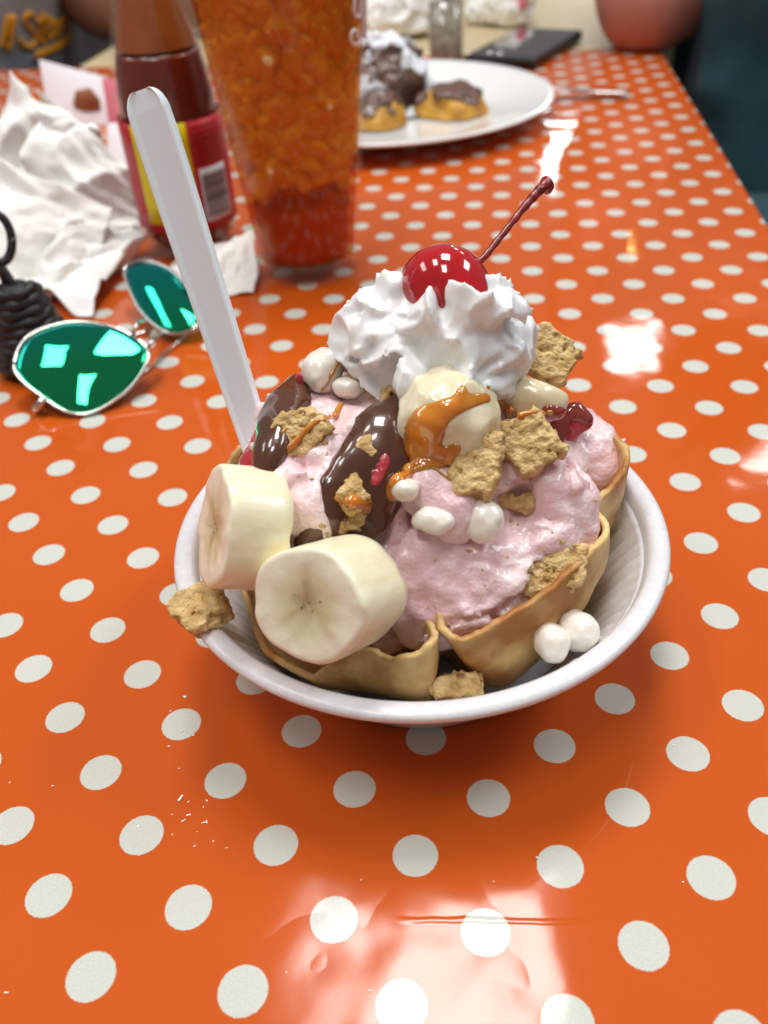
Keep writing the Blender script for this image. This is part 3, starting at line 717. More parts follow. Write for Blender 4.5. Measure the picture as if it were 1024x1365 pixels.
def cream(P):
    d = None
    for c, r in CLc:
        e = ell(P, c, (r, r, r * .92)); d = e if d is None else smin(d, e, .0035)
    m = np.abs(d) < .009
    if m.any():
        Q = P[m]; Wp = Q + .006 * np.stack([noise(Q, 90, 1), noise(Q, 90, 2), noise(Q, 90, 3)], 1)
        rg = 1 - np.abs(noise(Wp, 88, 21)) * 2.2; rg2 = 1 - np.abs(noise(Wp, 190, 22)) * 2.2
        d = d.copy(); d[m] -= .0034 * rg + .0019 * rg2 + .0005 * noise(Q, 420, 23) - .0024
    return d
V, Fc = nets(cream, (-.032, .185, .075), (.062, .262, .150), .00075)
tag(obj('whipped_cream', V, Fc, M['cream']), 'ruffled white whipped cream swirl on top of the sundae', 'whipped cream')
chc = at(595, 388, .233); ca = thing('cherry', 'glossy red cherry with long stem on the whipped cream', 'cherry', chc)
prof = []
for k in range(33):
    a = -math.pi / 2 + math.pi * k / 32; r = .0136 * math.cos(a); z = .0120 * math.sin(a)
    z -= .0045 * math.exp(-(r / .0035) ** 2) * (a > 0); prof.append((max(r, 1e-5), z))
Vc, Fcc = lathe(prof, (0, 0, 0), 56)
Vc *= (1 + .02 * noise(Vc, 70, 3))[:, None]
ax = UP * .75 + RIGHT * .5 + FWD * .3; fr = frame(ax)
obj('flesh', Vc @ fr.T + chc, Fcc, M['cherry'], ca)
s0 = chc + fr[:, 2] * .0080; s3 = at(731, 246, .262)
sp_ = catmull([s0, at(640, 348, .240), at(668, 315, .247), at(700, 275, .255), at(722, 251, .260), s3], 8)
sr = np.interp(np.linspace(0, 1, len(sp_)), [0, .15, .45, .6, .85, .93, 1], [.0011, .0011, .0010, .0012, .0017, .0025, .0021]) * (1 + .12 * np.sin(np.arange(len(sp_)) * 1.9))
obj('stem', *tube(sp_, sr, 12), M['stem'], ca)

# ---------------------------------------------------------------- spoon
t0 = at(189, 120, .266); t1 = at(348, 612, .227); dv = t1 - t0; Ls = np.linalg.norm(dv); ax = dv / Ls
spn = thing('plastic_spoon', 'white plastic spoon standing in the sundae handle up', 'spoon', t1)
zf = -ray(250, 340); zf = zf - ax * (zf @ ax); zf /= np.linalg.norm(zf); xf = np.cross(ax, zf)
if xf @ RIGHT < 0: xf = -xf
cz, sz = math.cos(.42), math.sin(.42); xf, zf = cz * xf - sz * zf * -1, cz * zf - sz * xf
ss = np.r_[np.linspace(0, 1, 14) ** 2 * .07, np.linspace(.08, 1, 34)]; V = []; sec = [(-1, -.5), (-1, .15), (-.97, .42), (-.86, .5), (-.76, .42), (-.7, .28), (-.62, .22), (.62, .22), (.7, .28), (.76, .42), (.86, .5), (.97, .42), (1, .15), (1, -.5), (.9, -.55), (.7, -.2), (-.7, -.2), (-.9, -.55)]
for s in ss:
    d = s * Ls
    hw = np.interp(s, [0, .12, .3, .6, 1], [.0058, .0062, .0061, .0055, .0046]) * (.42 + .58 * math.sqrt(max(0, 1 - max(0, 1 - s / .055) ** 2))); hz = np.interp(s, [0, .05, 1], [.0022, .0036, .0032])
    for u, v in sec: V.append(t0 + ax * d + xf * u * hw + zf * v * hz)
q = len(sec); Fc = [(i * q + k, i * q + (k + 1) % q, (i + 1) * q + (k + 1) % q, (i + 1) * q + k) for i in range(len(ss) - 1) for k in range(q)]
Fc += [tuple(range(q))[::-1], tuple((len(ss) - 1) * q + k for k in range(q))]
h = obj('handle', V, Fc, M['plastic'], spn, False); bevel(h, .0006, 2)
bc_ = t1 + ax * .014
Vb, Fb = lathe([(0, -.004), (.5, -.0035), (.85, -.0018), (1, .001), (.97, .0016), (.82, -.0008), (.5, -.0023), (0, -.0028)], (0, 0, 0), 32)
Vb = bc_ + (Vb[:, :1] * .011) * xf + (Vb[:, 1:2] * .018) * ax + Vb[:, 2:3] * zf
obj('spoon_bowl', Vb, Fb, M['plastic'], spn)

# ---------------------------------------------------------------- sunglasses
sg = thing('sunglasses', 'silver aviator sunglasses with green mirrored lenses lying on the cloth', 'sunglasses', on(120, 520))
def lens(outline, P0, nrm, dome=.0035):
    d_ = lambda px, py: (lambda r: CAM + r * ((P0 - CAM) @ nrm) / (r @ nrm))(ray(px, py))
    ring = catmull([d_(*p) for p in outline], 8, closed=True); c = ring.mean(0)
    V = [c + nrm * dome]; Fc = []; n = len(ring); J = 9
    for j in range(1, J + 1):
        s = j / J
        for p in ring: V.append(c + (p - c) * s + nrm * dome * (1 - s * s))
    for i in range(n): Fc.append((0, 1 + i, 1 + (i + 1) % n))
    for j in range(J - 1):
        for i in range(n): Fc.append((1 + j * n + i, 1 + (j + 1) * n + i, 1 + (j + 1) * n + (i + 1) % n, 1 + j * n + (i + 1) % n))
    if nrm @ np.cross(np.array(V[1]) - V[0], np.array(V[2]) - V[0]) < 0: Fc = [f[::-1] for f in Fc]
    return np.array(V), Fc, ring
out1 = [(19, 486), (34, 452), (70, 434), (108, 429), (150, 436), (182, 452), (198, 470), (192, 492), (170, 520), (140, 542), (112, 552), (84, 547), (52, 526), (28, 506)]
n1 = np.array([.10, -.52, .85]); n1 /= np.linalg.norm(n1); P1 = on(100, 552, .0022)
out2 = [(166, 362), (176, 352), (200, 349), (228, 360), (252, 385), (266, 412), (264, 432), (244, 444), (220, 442), (196, 424), (178, 398)]
n2 = np.array([-.22, -.42, .88]); n2 /= np.linalg.norm(n2); P2 = on(240, 446, .006)
for out, P0, nn in ((out1, P1, n1), (out2, P2, n2)):
    V, Fc, ring = lens(out, P0, nn)
    le = obj('lens', V, Fc, M['lens'], sg); sm = le.modifiers.new('solid', 'SOLIDIFY'); sm.thickness = .0014; sm.offset = -1
    rv = np.vstack([ring, ring[:1]]); obj('lens_frame', *tube(rv, .0009, 8), M['chrome'], sg)
def onp(px, py, P0, nn): r = ray(px, py); return CAM + r * ((P0 - CAM) @ nn) / (r @ nn)
obj('bridge', *tube(catmull([onp(196, 466, P1, n1), onp(206, 458, P1, n1) + [0, 0, .002], onp(216, 450, P2, n2) + [0, 0, .002], onp(222, 441, P2, n2)], 6), .0010, 8), M['chrome'], sg)
obj('brow_bar', *tube(catmull([onp(176, 450, P1, n1), onp(186, 438, P1, n1) + [0, 0, .003], onp(194, 428, P2, n2)], 6), .0011, 8), M['chrome'], sg)
obj('hinge', *tube(catmull([onp(60, 530, P1, n1), onp(54, 538, P1, n1), on(47, 546, .003)], 4), [.0018, .002, .0022, .0018, .0023, .0018, .002, .0022, .0016], 8), M['chrome'], sg)
obj('temple', *tube(catmull([on(47, 546, .0028), on(70, 520, .0015), on(120, 470, .0014), on(200, 440, .0014)], 8), .0009, 8), M['chrome'], sg)
obj('temple', *tube(catmull([onp(262, 432, P2, n2), on(258, 440, .004), on(225, 466, .002), on(195, 494, .0014), on(150, 516, .0012)], 8), .0008, 8), M['chrome'], sg)
obj('nose_pad', *nets(lambda P: ell(P, onp(206, 447, P1, n1), (.002, .004, .003)), onp(206, 447, P1, n1) - .006, onp(206, 447, P1, n1) + .006, .0007), mat('clear_pad', (.6, .55, .5), rough=.2, trans=.6), sg)

# ---------------------------------------------------------------- black woven cone with cord loop
kc = on(48, 508) * [1, 1, 0] + [-.001, .016, 0]
kb = thing('woven_toggle', 'black woven cord cone with a loop beside the sunglasses', 'cord toggle', kc)
cv = []
for i in range(240):
    u = i / 239; a = u * 2 * math.pi * 9; r = .0200 - .0115 * u; cv.append(kc + [r * math.cos(a), r * math.sin(a), .0035 + .042 * u])
cv = np.array(cv)
obj('woven_coil', *tube(cv, .0030 + .0007 * np.sin(np.arange(240) * 1.35), 10), M['blackc'], kb)
obj('core', *lathe([(0, .001), (.018, .001), (.0085, .044), (.006, .047), (0, .047)], kc, 24), M['blackc'], kb)
tp = kc + [0, 0, .046]
obj('cord', *tube(catmull([tp, tp + [-.006, .004, .010], at(8, 378, tp[1] + .006), at(-6, 345, tp[1] + .008)], 8), .0019, 8), M['blackc'], kb)
lp = at(-3, 318, tp[1] + .008); lr = frame(-ray(0, 320), 0)
obj('loop', *tube([lp + lr[:, 0] * .0065 * math.cos(a) + lr[:, 1] * .0115 * math.sin(a) for a in np.linspace(0, 2 * math.pi, 40)], .0023, 8), M['blackc'], kb)

# ---------------------------------------------------------------- crumpled paper
def sheet(corners, A, f, seed, n_=46):
    c = [np.asarray(q_, float) for q_ in corners]; u, v = np.meshgrid(np.linspace(0, 1, n_), np.linspace(0, 1, n_)); u = u.ravel(); v = v.ravel()
    W_ = np.linalg.norm(c[1] - c[0]); H_ = np.linalg.norm(c[3] - c[0])
    uv = np.stack([u * W_, v * H_, np.full(len(u), seed * .37)], 1)
    uw = uv + .010 * np.stack([noise(uv, 30, seed + 1), noise(uv, 30, seed + 2), 0 * u], 1)
    P = ((1 - u) * (1 - v))[:, None] * c[0] + (u * (1 - v))[:, None] * c[1] + (u * v)[:, None] * c[2] + ((1 - u) * v)[:, None] * c[3]
    nr = np.cross(c[1] - c[0], c[3] - c[0]); nr /= np.linalg.norm(nr)
    rot = uw @ np.array([[.8, .6, 0], [-.6, .8, 0], [0, 0, 1.0]])
    hgt = A * (1 - 2 * np.abs(noise(rot * [1, .45, 1], f, seed))) + A * .5 * (1 - 2 * np.abs(noise(rot * [.5, 1, 1], f * 2.1, seed + 5))) + A * .12 * noise(uv, f * 7, seed + 6)
    edge = np.minimum(np.minimum(u, 1 - u), np.minimum(v, 1 - v)); P = P + nr * hgt[:, None]
    P += (np.stack([noise(uv, 45, seed + 7), noise(uv, 45, seed + 8), noise(uv, 45, seed + 9)], 1) * .008) * np.clip(1 - edge * 6, 0, 1)[:, None]
    P[:, 2] = np.maximum(P[:, 2], .0008 + .0004 * (seed % 5))
    return P, [(j * n_ + i, j * n_ + i + 1, (j + 1) * n_ + i + 1, (j + 1) * n_ + i) for j in range(n_ - 1) for i in range(n_ - 1)]
def tissue(label, sheets):
    o = obj('paper_napkin', *join(*sheets), M['tissue']); sm = o.modifiers.new('solid', 'SOLIDIFY'); sm.thickness = .0005
    return tag(o, label, 'napkin', 'used paper napkins')
def crumple(name, label, lobes, lo, hi, seed, vox=.009, amp=.012, freq=26, group='used paper napkins', k=.012):
    def fn(P):
        d = None
        for c, r in lobes:
            e = ell(P, c, r); d = e if d is None else smin(d, e, k)
        return d - amp * .8 * (1 - 2.0 * np.abs(noise(P, freq, seed))) + amp * .1
    V, Fc = nets(fn, lo, hi, vox)
    jt = np.stack([noise(V, 2.3 / vox, seed + q_) for q_ in (1, 2, 3)], 1) * vox * .55; V = V + jt
    tri = []
    for n_, f in enumerate(Fc): tri += [(f[0], f[1], f[2]), (f[0], f[2], f[3])] if (n_ * 7 + seed) % 2 else [(f[0], f[1], f[3]), (f[1], f[2], f[3])]
    # each facet split once, its midpoints lifted or sunk a little: thin secondary creases
    V = list(map(tuple, V)); mid = {}; out = []
    def mp_(a, b):
        key = (min(a, b), max(a, b))
        if key not in mid:
            p = (np.array(V[a]) + V[b]) / 2; h_ = math.sin(key[0] * 12.9898 + key[1] * 78.233 + seed) * 43758.5453; h_ -= math.floor(h_)
            p = p + (h_ - .5) * vox * .22 * np.array([math.sin(h_ * 50), math.cos(h_ * 31), math.sin(h_ * 77)]); mid[key] = len(V); V.append(tuple(p))
        return mid[key]
    for a, b, c in tri:
        x, y, z = mp_(a, b), mp_(b, c), mp_(c, a); out += [(a, x, z), (x, b, y), (z, y, c), (x, y, z)]
    V = np.array(V); V[:, 2] = np.maximum(V[:, 2], .0005)
    return tag(obj(name, V, out, M['tissue'], smooth=False), label, 'napkin', group)
tissue('large crumpled white tissue heap behind the sunglasses', [
    sheet([at(-40, 330, .60), at(150, 300, .615), at(128, 165, .64), at(10, 105, .655)], .009, 24, 3),
    sheet([at(20, 320, .585), at(178, 312, .60), at(186, 240, .625), at(60, 130, .645)], .009, 25, 4),
    sheet([at(-40, 408, .520), at(110, 395, .530), at(150, 285, .585), at(-30, 220, .60)], .008, 27, 5),
    sheet([at(45, 412, .505), at(178, 372, .560), at(180, 300, .590), at(70, 300, .575)], .010, 34, 6),
    sheet([on(-60, 400, .004), on(120, 414, .004), on(175, 335, .006), on(-40, 330, .006)], .006, 34, 7)])
tissue('small torn napkin between the bottle and the tea glass', [
    sheet([at(236, 402, .500), at(338, 398, .505), at(342, 298, .560), at(262, 338, .548)], .0045, 40, 11),
    sheet([at(212, 372, .530), at(300, 400, .502), at(318, 330, .545), at(240, 352, .545)], .0035, 46, 12)])
n3l = [(on(525, 45) + [0, 0, .02], (.06, .05, .035)), (on(545, 12) + [0, 0, .03], (.07, .06, .05))]
crumple('paper_napkin', 'white napkin heap behind the sugared pastries on the far table', n3l, (-.10, 1.12, -.0008), (.22, 1.55, .13), 14, vox=.014, amp=.014, freq=20)
pt = on(678, 32)
st_n = crumple('paper_napkin', 'small crumpled tissue with pink stains behind the phone', [(pt + [0, 0, .02], (.03, .025, .028)), (pt + [-.03, .02, .01], (.025, .02, .018))], pt - [.08, .08, pt[2] + .0008], pt + [.08, .08, .07], 21, vox=.009, amp=.010)
obj('pink_stain', *nets(lambda P: ell(P, pt + [.012, -.024, .03], (.008, .006, .010)) + .003 * noise(P, 120, 2), pt - [.03, .06, 0], pt + [.05, .02, .06], .0018), M['pinkp'], st_n)

# ---------------------------------------------------------------- tea glass
gc = np.array([-.037, .5365, 0]); gl = thing('tea_glass', 'tall tumbler of amber iced tea packed with pebble ice', 'glass', gc)
GR = lambda z: .0305 + (.0475 - .0305) * (z / .147)
pro = [(0, 0.0002), (.027, .0002), (GR(0), .0015), (GR(.004), .004)] + [(GR(z), z) for z in np.linspace(.01, .186, 14)] + [(GR(.187) - .0011, .1875)] + [(GR(z) - .0022, z) for z in np.linspace(.186, .012, 14)] + [(.024, .0095), (0, .0095)]
def facet(j, a, r, z): return r * (1 + (.002 * math.cos(a * 14) if z < .06 else .0)), z
obj('tumbler', *lathe(pro, gc, 112, facet), M['glass'], gl)
tp_ = [(0, .0105), (.022, .0105)] + [(GR(z) - .0026, z) for z in np.linspace(.013, .168, 26)] + [(.03, .168), (0, .168)]
obj('tea', *lathe(tp_, gc, 64), M['teasurf'], gl)
obj('tea_core', *lathe([(0, .0125), (.018, .0125)] + [(GR(z) - (.006 if z < .05 else .0170), z) for z in np.linspace(.014, .164, 26)] + [(0, .164)], gc, 64), M['tea'], gl)
rs = random.Random(5); cubes = []
for k in range(4):
    P_ = nets(lambda P: rbox(P, (.0062, .0048, .0054), .0020) + .0018 * noise(P, 150, k), np.full(3, -.009), np.full(3, .009), .0014)
    me = bpy.data.meshes.new('ice_cube'); me.from_pydata(P_[0].tolist(), [], P_[1].tolist()); me.polygons.foreach_set('use_smooth', [True] * len(me.polygons)); me.materials.append(M['icecube']); cubes.append(me)
nrow = 19
for j in range(nrow):
    z = .054 + j * .0062
    cnt = int(2 * math.pi * (GR(z) - .008) / .0105)
    for i in range(cnt):
        a = 2 * math.pi * (i + .5 * (j % 2) + rs.uniform(-.25, .25)) / cnt
        if math.sin(a) > .35: continue
        if z > .166: continue
        if z < .075 and rs.random() < (.075 - z) / .03: continue
        rr = GR(z) - .0128 + rs.uniform(-.0014, .0008)
        o = bpy.data.objects.new('ice_cube', rs.choice(cubes)); COL.objects.link(o); o.parent = gl
        o.location = (rr * math.cos(a), rr * math.sin(a), z + rs.uniform(-.002, .002)); o.rotation_euler = (rs.uniform(0, 6), rs.uniform(0, 6), rs.uniform(0, 6))
        s_ = rs.uniform(.95, 1.3); o.scale = (s_, s_, s_)
def cone(P): return (np.linalg.norm(P[:, :2] - gc[:2], axis=1) - GR(P[:, 2])) * .97
def stroke(px_pts, off, fn, t0=.3):
    out = []
    for p in px_pts:
        h_ = trace(fn, *p, t0=t0)
        if h_ is not None: g_ = grad(fn, h_); out.append(h_ + g_ * off)
    return out
for st in ([(474, -30), (472, -5), (471, 14), (474, 22), (478, 20), (479, 5), (480, -20)], [(482, -40), (482, 10), (482, 36), (479, 54), (474, 59), (468, 56), (467, 46), (471, 40), (475, 44), (474, 50)], [(485, -30), (485, 20), (485, 50)]):
    pts = stroke(catmull(st, 5), .0006, cone)
    if len(pts) > 3: obj('letter', *tube(pts, .0010, 6), M['wlet'], gl)

# ---------------------------------------------------------------- sauce bottle
bc = np.array([-.1165, .590, 0]); bt = thing('sauce_bottle', 'glass bottle of dark red sauce with yellow and red label', 'bottle', bc)
BP = [(0, .0003), (.026, .0003), (.0305, .003), (.0318, .008), (.0318, .085), (.0314, .096), (.0295, .110), (.0262, .126), (.0225, .141), (.0185, .156), (.0150, .172), (.0135, .188), (.0135, .205)]
BR = lambda z: float(np.interp(z, [p[1] for p in BP[2:]], [p[0] for p in BP[2:]]))
inn = [(.0118, .205), (.0118, .188)] + [(BR(z) - .0022, z) for z in (.172, .156, .141, .126, .11, .096, .085, .012)] + [(.024, .006), (0, .006)]
obj('glass_body', *lathe(BP + inn, bc, 72), M['glass'], bt)
obj('sauce', *lathe([(0, .0065), (.023, .0068)] + [(BR(z) - .0027, z) for z in (.013, .03, .06, .085, .096, .11, .118, .121)] + [(.01, .1205), (0, .1205)], bc, 64), M['ketchup'], bt)
obj('sauce_film', *lathe([(BR(z) - .0028, z) for z in (.123, .126, .133, .141, .150, .156, .165, .172)], bc, 64), M['amber'], bt)
obj('cap', *lathe([(0, .222), (.0145, .222), (.0155, .220), (.0155, .196), (.0139, .196)], bc, 48), M['redp'], bt)
def patch(name, a0, a1, z0, z1, off, m, par=None):
    A = np.linspace(math.radians(a0), math.radians(a1), max(3, int((a1 - a0) / 3))); Z = np.linspace(z0, z1, 6); n = len(A)
    V = [bc + [(BR(z) + off) * math.cos(a), (BR(z) + off) * math.sin(a), z] for z in Z for a in A]
    o = obj(name, V, [(j * n + i, j * n + i + 1, (j + 1) * n + i + 1, (j + 1) * n + i) for j in range(5) for i in range(n - 1)], m, par or bt)
    sm = o.modifiers.new('solid', 'SOLIDIFY'); sm.thickness = .00025; sm.offset = 1; return o
lab = patch('label', 150, 400, .020, .086, .0003, M['redp'])
patch('label_panel', 232, 295, .026, .0862, .0007, M['yellow'], lab)
bcp = patch('barcode_panel', 301, 338, .025, .058, .0007, M['whitep'], lab)
for k in range(15): patch('barcode_bar', 303, 336, .0285 + k * .0018, .0285 + k * .0018 + random.Random(k).choice((.0006, .0009, .0012)), .0011, M['greyp'], lab)
for k in range(7): patch('print_line', 299, 340, .0615 + k * .0034, .0615 + k * .0034 + .0008, .0007, M['ketchup'], lab)

# ---------------------------------------------------------------- sugar packets behind the napkin
def packet(label, corners, m, th=.004, group='packets by the bottle'):
    c = np.array(corners); n_ = 10; V = []
    nr = np.cross(c[1] - c[0], c[3] - c[0]); nr /= np.linalg.norm(nr)
    for s in (1, -1):
        for j in range(n_ + 1):
            for i in range(n_ + 1):
                u, v = i / n_, j / n_; p = (1 - u) * (1 - v) * c[0] + u * (1 - v) * c[1] + u * v * c[2] + (1 - u) * v * c[3]
                V.append(p + s * nr * (th * (max(0, 16 * u * (1 - u) * v * (1 - v)) ** .5) * .5 + .0002))
    k = n_ + 1; Fc = []
    for s in (0, 1):
        for j in range(n_):
            for i in range(n_):
                f = [s * k * k + j * k + i, s * k * k + j * k + i + 1, s * k * k + (j + 1) * k + i + 1, s * k * k + (j + 1) * k + i]
                Fc.append(f if s == 0 else f[::-1])
    return tag(obj('paper_packet', V, Fc, m), label, 'packet', group)
a_, b_ = on(68, 172, .0005), on(146, 166, .0005)
pk = packet('white paper packet with a small brown print standing behind the tissue', [a_, b_, at(141, 103, b_[1] + .03), at(52, 79, a_[1] + .03)], M['packet'])
def pkfn(P): return ell(P, at(116, 136, a_[1] + .010), (.014, .005, .012)) + .002 * noise(P, 150, 3)
pc_ = at(116, 136, a_[1] + .010); so = obj('printed_cookie', *nets(pkfn, pc_ - .02, pc_ + .02, .0018), M['brownp'], None, True, WLOC[pk.name]); so.parent = pk; so.location = (0, 0, 0)
a_, b_ = on(150, 200, .0005), on(172, 200, .0005)
packet('pink sweetener packet leaning between white packet and bottle', [on(146, 170, .0005), on(172, 172, .0005), at(168, 108, .92), at(136, 104, .93)], M['pinkp'])
packet('plain white packet beside the bottle under the pink one', [on(143, 250, .0005), on(176, 250, .0005), at(172, 164, .76), at(143, 164, .76)], M['packet'])

# ---------------------------------------------------------------- plate of pastries
pcn = np.array([.0303, .8756, 0])
def wavy(j, a, r, z): return r * (1 + .0015 * math.sin(7 * a)), z
plt = obj('dinner_plate', *lathe([(0, .002), (.085, .002), (.088, .0), (.094, .0), (.098, .004), (.120, .010), (.148, .0165), (.151, .0180), (.1515, .0192), (.150, .0200), (.145, .0192), (.120, .0135), (.100, .0085), (.092, .0065), (0, .006)], pcn, 120, wavy), M['plate'])
tag(plt, 'round white dinner plate with chocolate pastries and a fork', 'plate')
def lump(name, label, c, r, m, seed, amp=.004, freq=50, cat='pastry', group='fried pastries on the plate', vox=.0018):
    c = np.asarray(c); r = np.asarray(r) * np.ones(3)
    fn = lambda P: ell(P, c, r) + amp * fbm(P, freq, 3, seed)
    V, Fc = nets(fn, c - r - .008, c + r + .008, vox); V[:, 2] = np.maximum(V[:, 2], .0075)
    return tag(obj(name, V, Fc, m), label, cat, group), fn
def pp(px, py, Y): return at(px, py, Y)
pg1, f1 = lump('fried_pastry', 'golden fried pastry with a chocolate top beside the fork', pp(604, 152, .855), (.034, .030, .025), M['pastry'], 5)
pg2, f2 = lump('fried_pastry', 'cut yellow pastry at the front of the plate by the tea glass', pp(506, 165, .83), (.024, .022, .024), M['pastry'], 6)
pg3, f3 = lump('fried_pastry', 'dark chocolate pastry heap dusted with powdered sugar', pp(510, 118, .89), (.046, .036, .044), M['darkpastry'], 7, .007)
pg4, f4 = lump('fried_pastry', 'low dark pastry between the sugared heap and the golden one', pp(550, 160, .87), (.024, .022, .014), M['darkpastry'], 8)
def topping(name, label, f, m, cut, seed, off=.0022, parent=None, box_=None, cat='topping', zc=None):
    lo, hi = box_
    fn = lambda P: np.maximum(np.maximum(f(P) - off, -(f(P) + .002)), cut - noise(P, 55, seed) * .5 - .35 * noise(P, 130, seed + 1))
    V, Fc = nets(lambda P: fn(P) * .01 if False else np.where(np.abs(f(P)) < .006, np.maximum(np.maximum(f(P) - off, -(f(P) + .002)), (cut - .7 * noise(P, 55, seed) - .4 * noise(P, 130, seed + 1) + (0 if zc is None else (zc - P[:, 2]) * 70)) * .006), .01), lo, hi, .0016)
    V = V.copy(); V[:, 2] = np.maximum(V[:, 2], .0078)
    if len(V): 
        o = obj(name, V, Fc, m, parent)
def bb(o): 
    l = WLOC[o.name]; vs = np.array([v.co[:] for v in o.data.vertices]) + l; return vs.min(0) - .006, vs.max(0) + .006
topping('powdered_sugar', '', f3, M['sugar'], .18, 61, .003, pg3, bb(pg3))
topping('chocolate_topping', '', f1, M['darkpastry'], .0, 64, .002, pg1, bb(pg1), zc=.020)
topping('chocolate_topping', '', f2, M['darkpastry'], -.05, 66, .002, pg2, bb(pg2), zc=.020)
topping('powdered_sugar', '', f4, M['sugar'], .2, 68, .002, pg4, bb(pg4))
fk = thing('fork', 'steel fork resting on the plate rim with its handle on the cloth', 'fork', on(780, 122))
fp = catmull([pp(636, 148, .875), pp(652, 138, .885), pp(675, 128, .893), pp(712, 122, .898) + [0, 0, .004], pp(770, 121, .903), on(838, 123, .005)], 8)
fw = np.interp(np.linspace(0, 1, len(fp)), [0, .1, .3, .6, .9, 1], [.007, .007, .0032, .004, .0085, .008])
V = []; T = np.gradient(fp, axis=0)
for p, t, w_ in zip(fp, T, fw):
    sd = np.cross(t, [0, 0, 1.0]); sd /= np.linalg.norm(sd); nn = np.cross(sd, t); nn /= np.linalg.norm(nn)
    V += [p + sd * w_ + nn * .0003, p + nn * .0012, p - sd * w_ + nn * .0003, p - nn * .0009]
n_ = len(fp); Fc = [(i * 4 + k, i * 4 + (k + 1) % 4, (i + 1) * 4 + (k + 1) % 4, (i + 1) * 4 + k) for i in range(n_ - 1) for k in range(4)] + [(3, 2, 1, 0), tuple((n_ - 1) * 4 + k for k in range(4))]
obj('handle', V, Fc, M['steel'], fk)
td = (fp[0] - fp[1]) / np.linalg.norm(fp[0] - fp[1]); sd = np.cross(td, [0, 0, 1.0]); sd /= np.linalg.norm(sd)
for k in range(4):
    o_ = sd * (k - 1.5) * .0036; obj('tine', *tube([fp[0] + o_, fp[0] + o_ + td * .012 - [0, 0, .003], fp[0] + o_ + td * .024 - [0, 0, .004]], [.0013, .0011, .0006], 6), M['steel'], fk)

# ---------------------------------------------------------------- phone, shaker
q = [on(620, 92), on(702, 97), on(779, 57), on(694, 45)]
pc2 = sum(q) / 4; ux = ((q[1] - q[0]) + (q[2] - q[3])) / 2; uy = ((q[3] - q[0]) + (q[2] - q[1])) / 2
uy = uy / np.linalg.norm(uy); ux = ux - uy * (ux @ uy); W2 = np.linalg.norm(ux) / 2; ux /= np.linalg.norm(ux); L2 = .080
R_ = np.stack([ux, uy, [0, 0, 1]], 1)
ph = thing('smartphone', 'black smartphone lying flat on the cloth behind the plate', 'phone', pc2)
case = bevel(obj('case', *box(pc2 + [0, 0, .0062], (max(W2, .036), L2, .0056), R_), M['phone'], ph, False), .003)
obj('screen', *box(pc2 + [0, 0, .0119], (max(W2, .036) - .004, L2 - .004, .0003), R_), M['screen'], case, False)
for k in range(2): obj('camera_lens', *lathe([(0, .001), (.004, .001), (.005, 0)], pc2 + R_ @ np.array([-.018 + .012 * k, -.062, .0123]), 20), M['steel'], case)
sc_ = on(597, 90) + [0, .021, 0]; sk = thing('pepper_shaker', 'square glass shaker of grey pepper behind the plate', 'shaker', sc_)
def sq(j, a, r, z): return r * (1 + .10 * abs(math.sin(2 * a)) ** 2), z
obj('pepper', *lathe([(0, .003), (.018, .003), (.0185, .006), (.0175, .062), (0, .062)], sc_, 48, sq), M['greyglass'], sk)
obj('glass_body', *lathe([(0, .0003), (.020, .0003), (.0212, .002), (.0212, .004), (.0196, .085), (.018, .090)], sc_, 48, sq), M['glass'], sk)
obj('lid', *lathe([(.0185, .0905), (.0195, .091), (.0195, .100), (.016, .108), (0, .111)], sc_, 40), M['steel'], sk)

# ---------------------------------------------------------------- people
def person(label, bones, skin_m, clothes, head, hair=True, vox=.013):
    allp = np.array([b for bo in bones for b in bo[:2]] + [head[0]]); lo, hi = allp.min(0) - .17, allp.max(0) + .17
    base = np.array([allp[:, 0].mean(), allp[:, 1].mean(), lo[2] + .17])
    p = thing('person', label, 'person', base)
    def body(P):
        d = None
        for a, b, ra, rb in bones:
            e = cap(P, a, b, ra, rb); d = e if d is None else smin(d, e, .03)
        hc = np.asarray(head[0]); f = np.asarray(head[1], float); f /= np.linalg.norm(f)
        hd = ell(P, hc, (.078, .085, .112)); d = smin(d, hd, .02)
        d = smin(d, cap(P, hc + f * .080 + [0, 0, .015], hc + f * .100 + [0, 0, -.02], .009, .013), .012)
        s_ = np.cross(f, [0, 0, 1.0])
        for q_ in (-1, 1):
            d = smin(d, ell(P, hc + s_ * q_ * .08, (.014, .018, .03)), .006)
            d = smax(d, -ell(P, hc + s_ * q_ * .032 + f * .094 + [0, 0, .018], (.014, .012, .009)), .01)
        d = smax(d, -cap(P, hc + f * .094 - s_ * .022 + [0, 0, -.052], hc + f * .094 + s_ * .022 + [0, 0, -.052], .004, .004), .006)
        return d
    V, Fc = nets(body, lo, hi, vox); bo = obj('body', V, Fc, skin_m, p)
    fns = []
    for nm, idx, off, m in clothes:
        def cf(P, idx=idx, off=off):
            d = None
            for i in idx:
                a, b, ra, rb = bones[i]; e = cap(P, a, b, ra + off, rb + off); d = e if d is None else smin(d, e, .04)
            return d + .012 * noise(P * [1, 1, .6], 14, 7) + .005 * noise(P, 34, 9)
        V, Fc = nets(cf, lo - .03, hi + .03, vox); obj(nm, V, Fc, m, p); fns.append(cf)
    if hair:
        hc = np.asarray(head[0]); f = np.asarray(head[1], float); f /= np.linalg.norm(f)
        hf = lambda P: smax(ell(P, hc - f * .012 + [0, 0, .015], (.092, .098, .122)), ((P - hc) @ f) - .045 + .3 * np.maximum(0, .06 - (P - hc)[:, 2]), .02) + .004 * noise(P, 60, 3)
        V, Fc = nets(hf, hc - .16, hc + .16, vox * .7); obj('hair', V, Fc, M['hair'], p)
    return p, fns
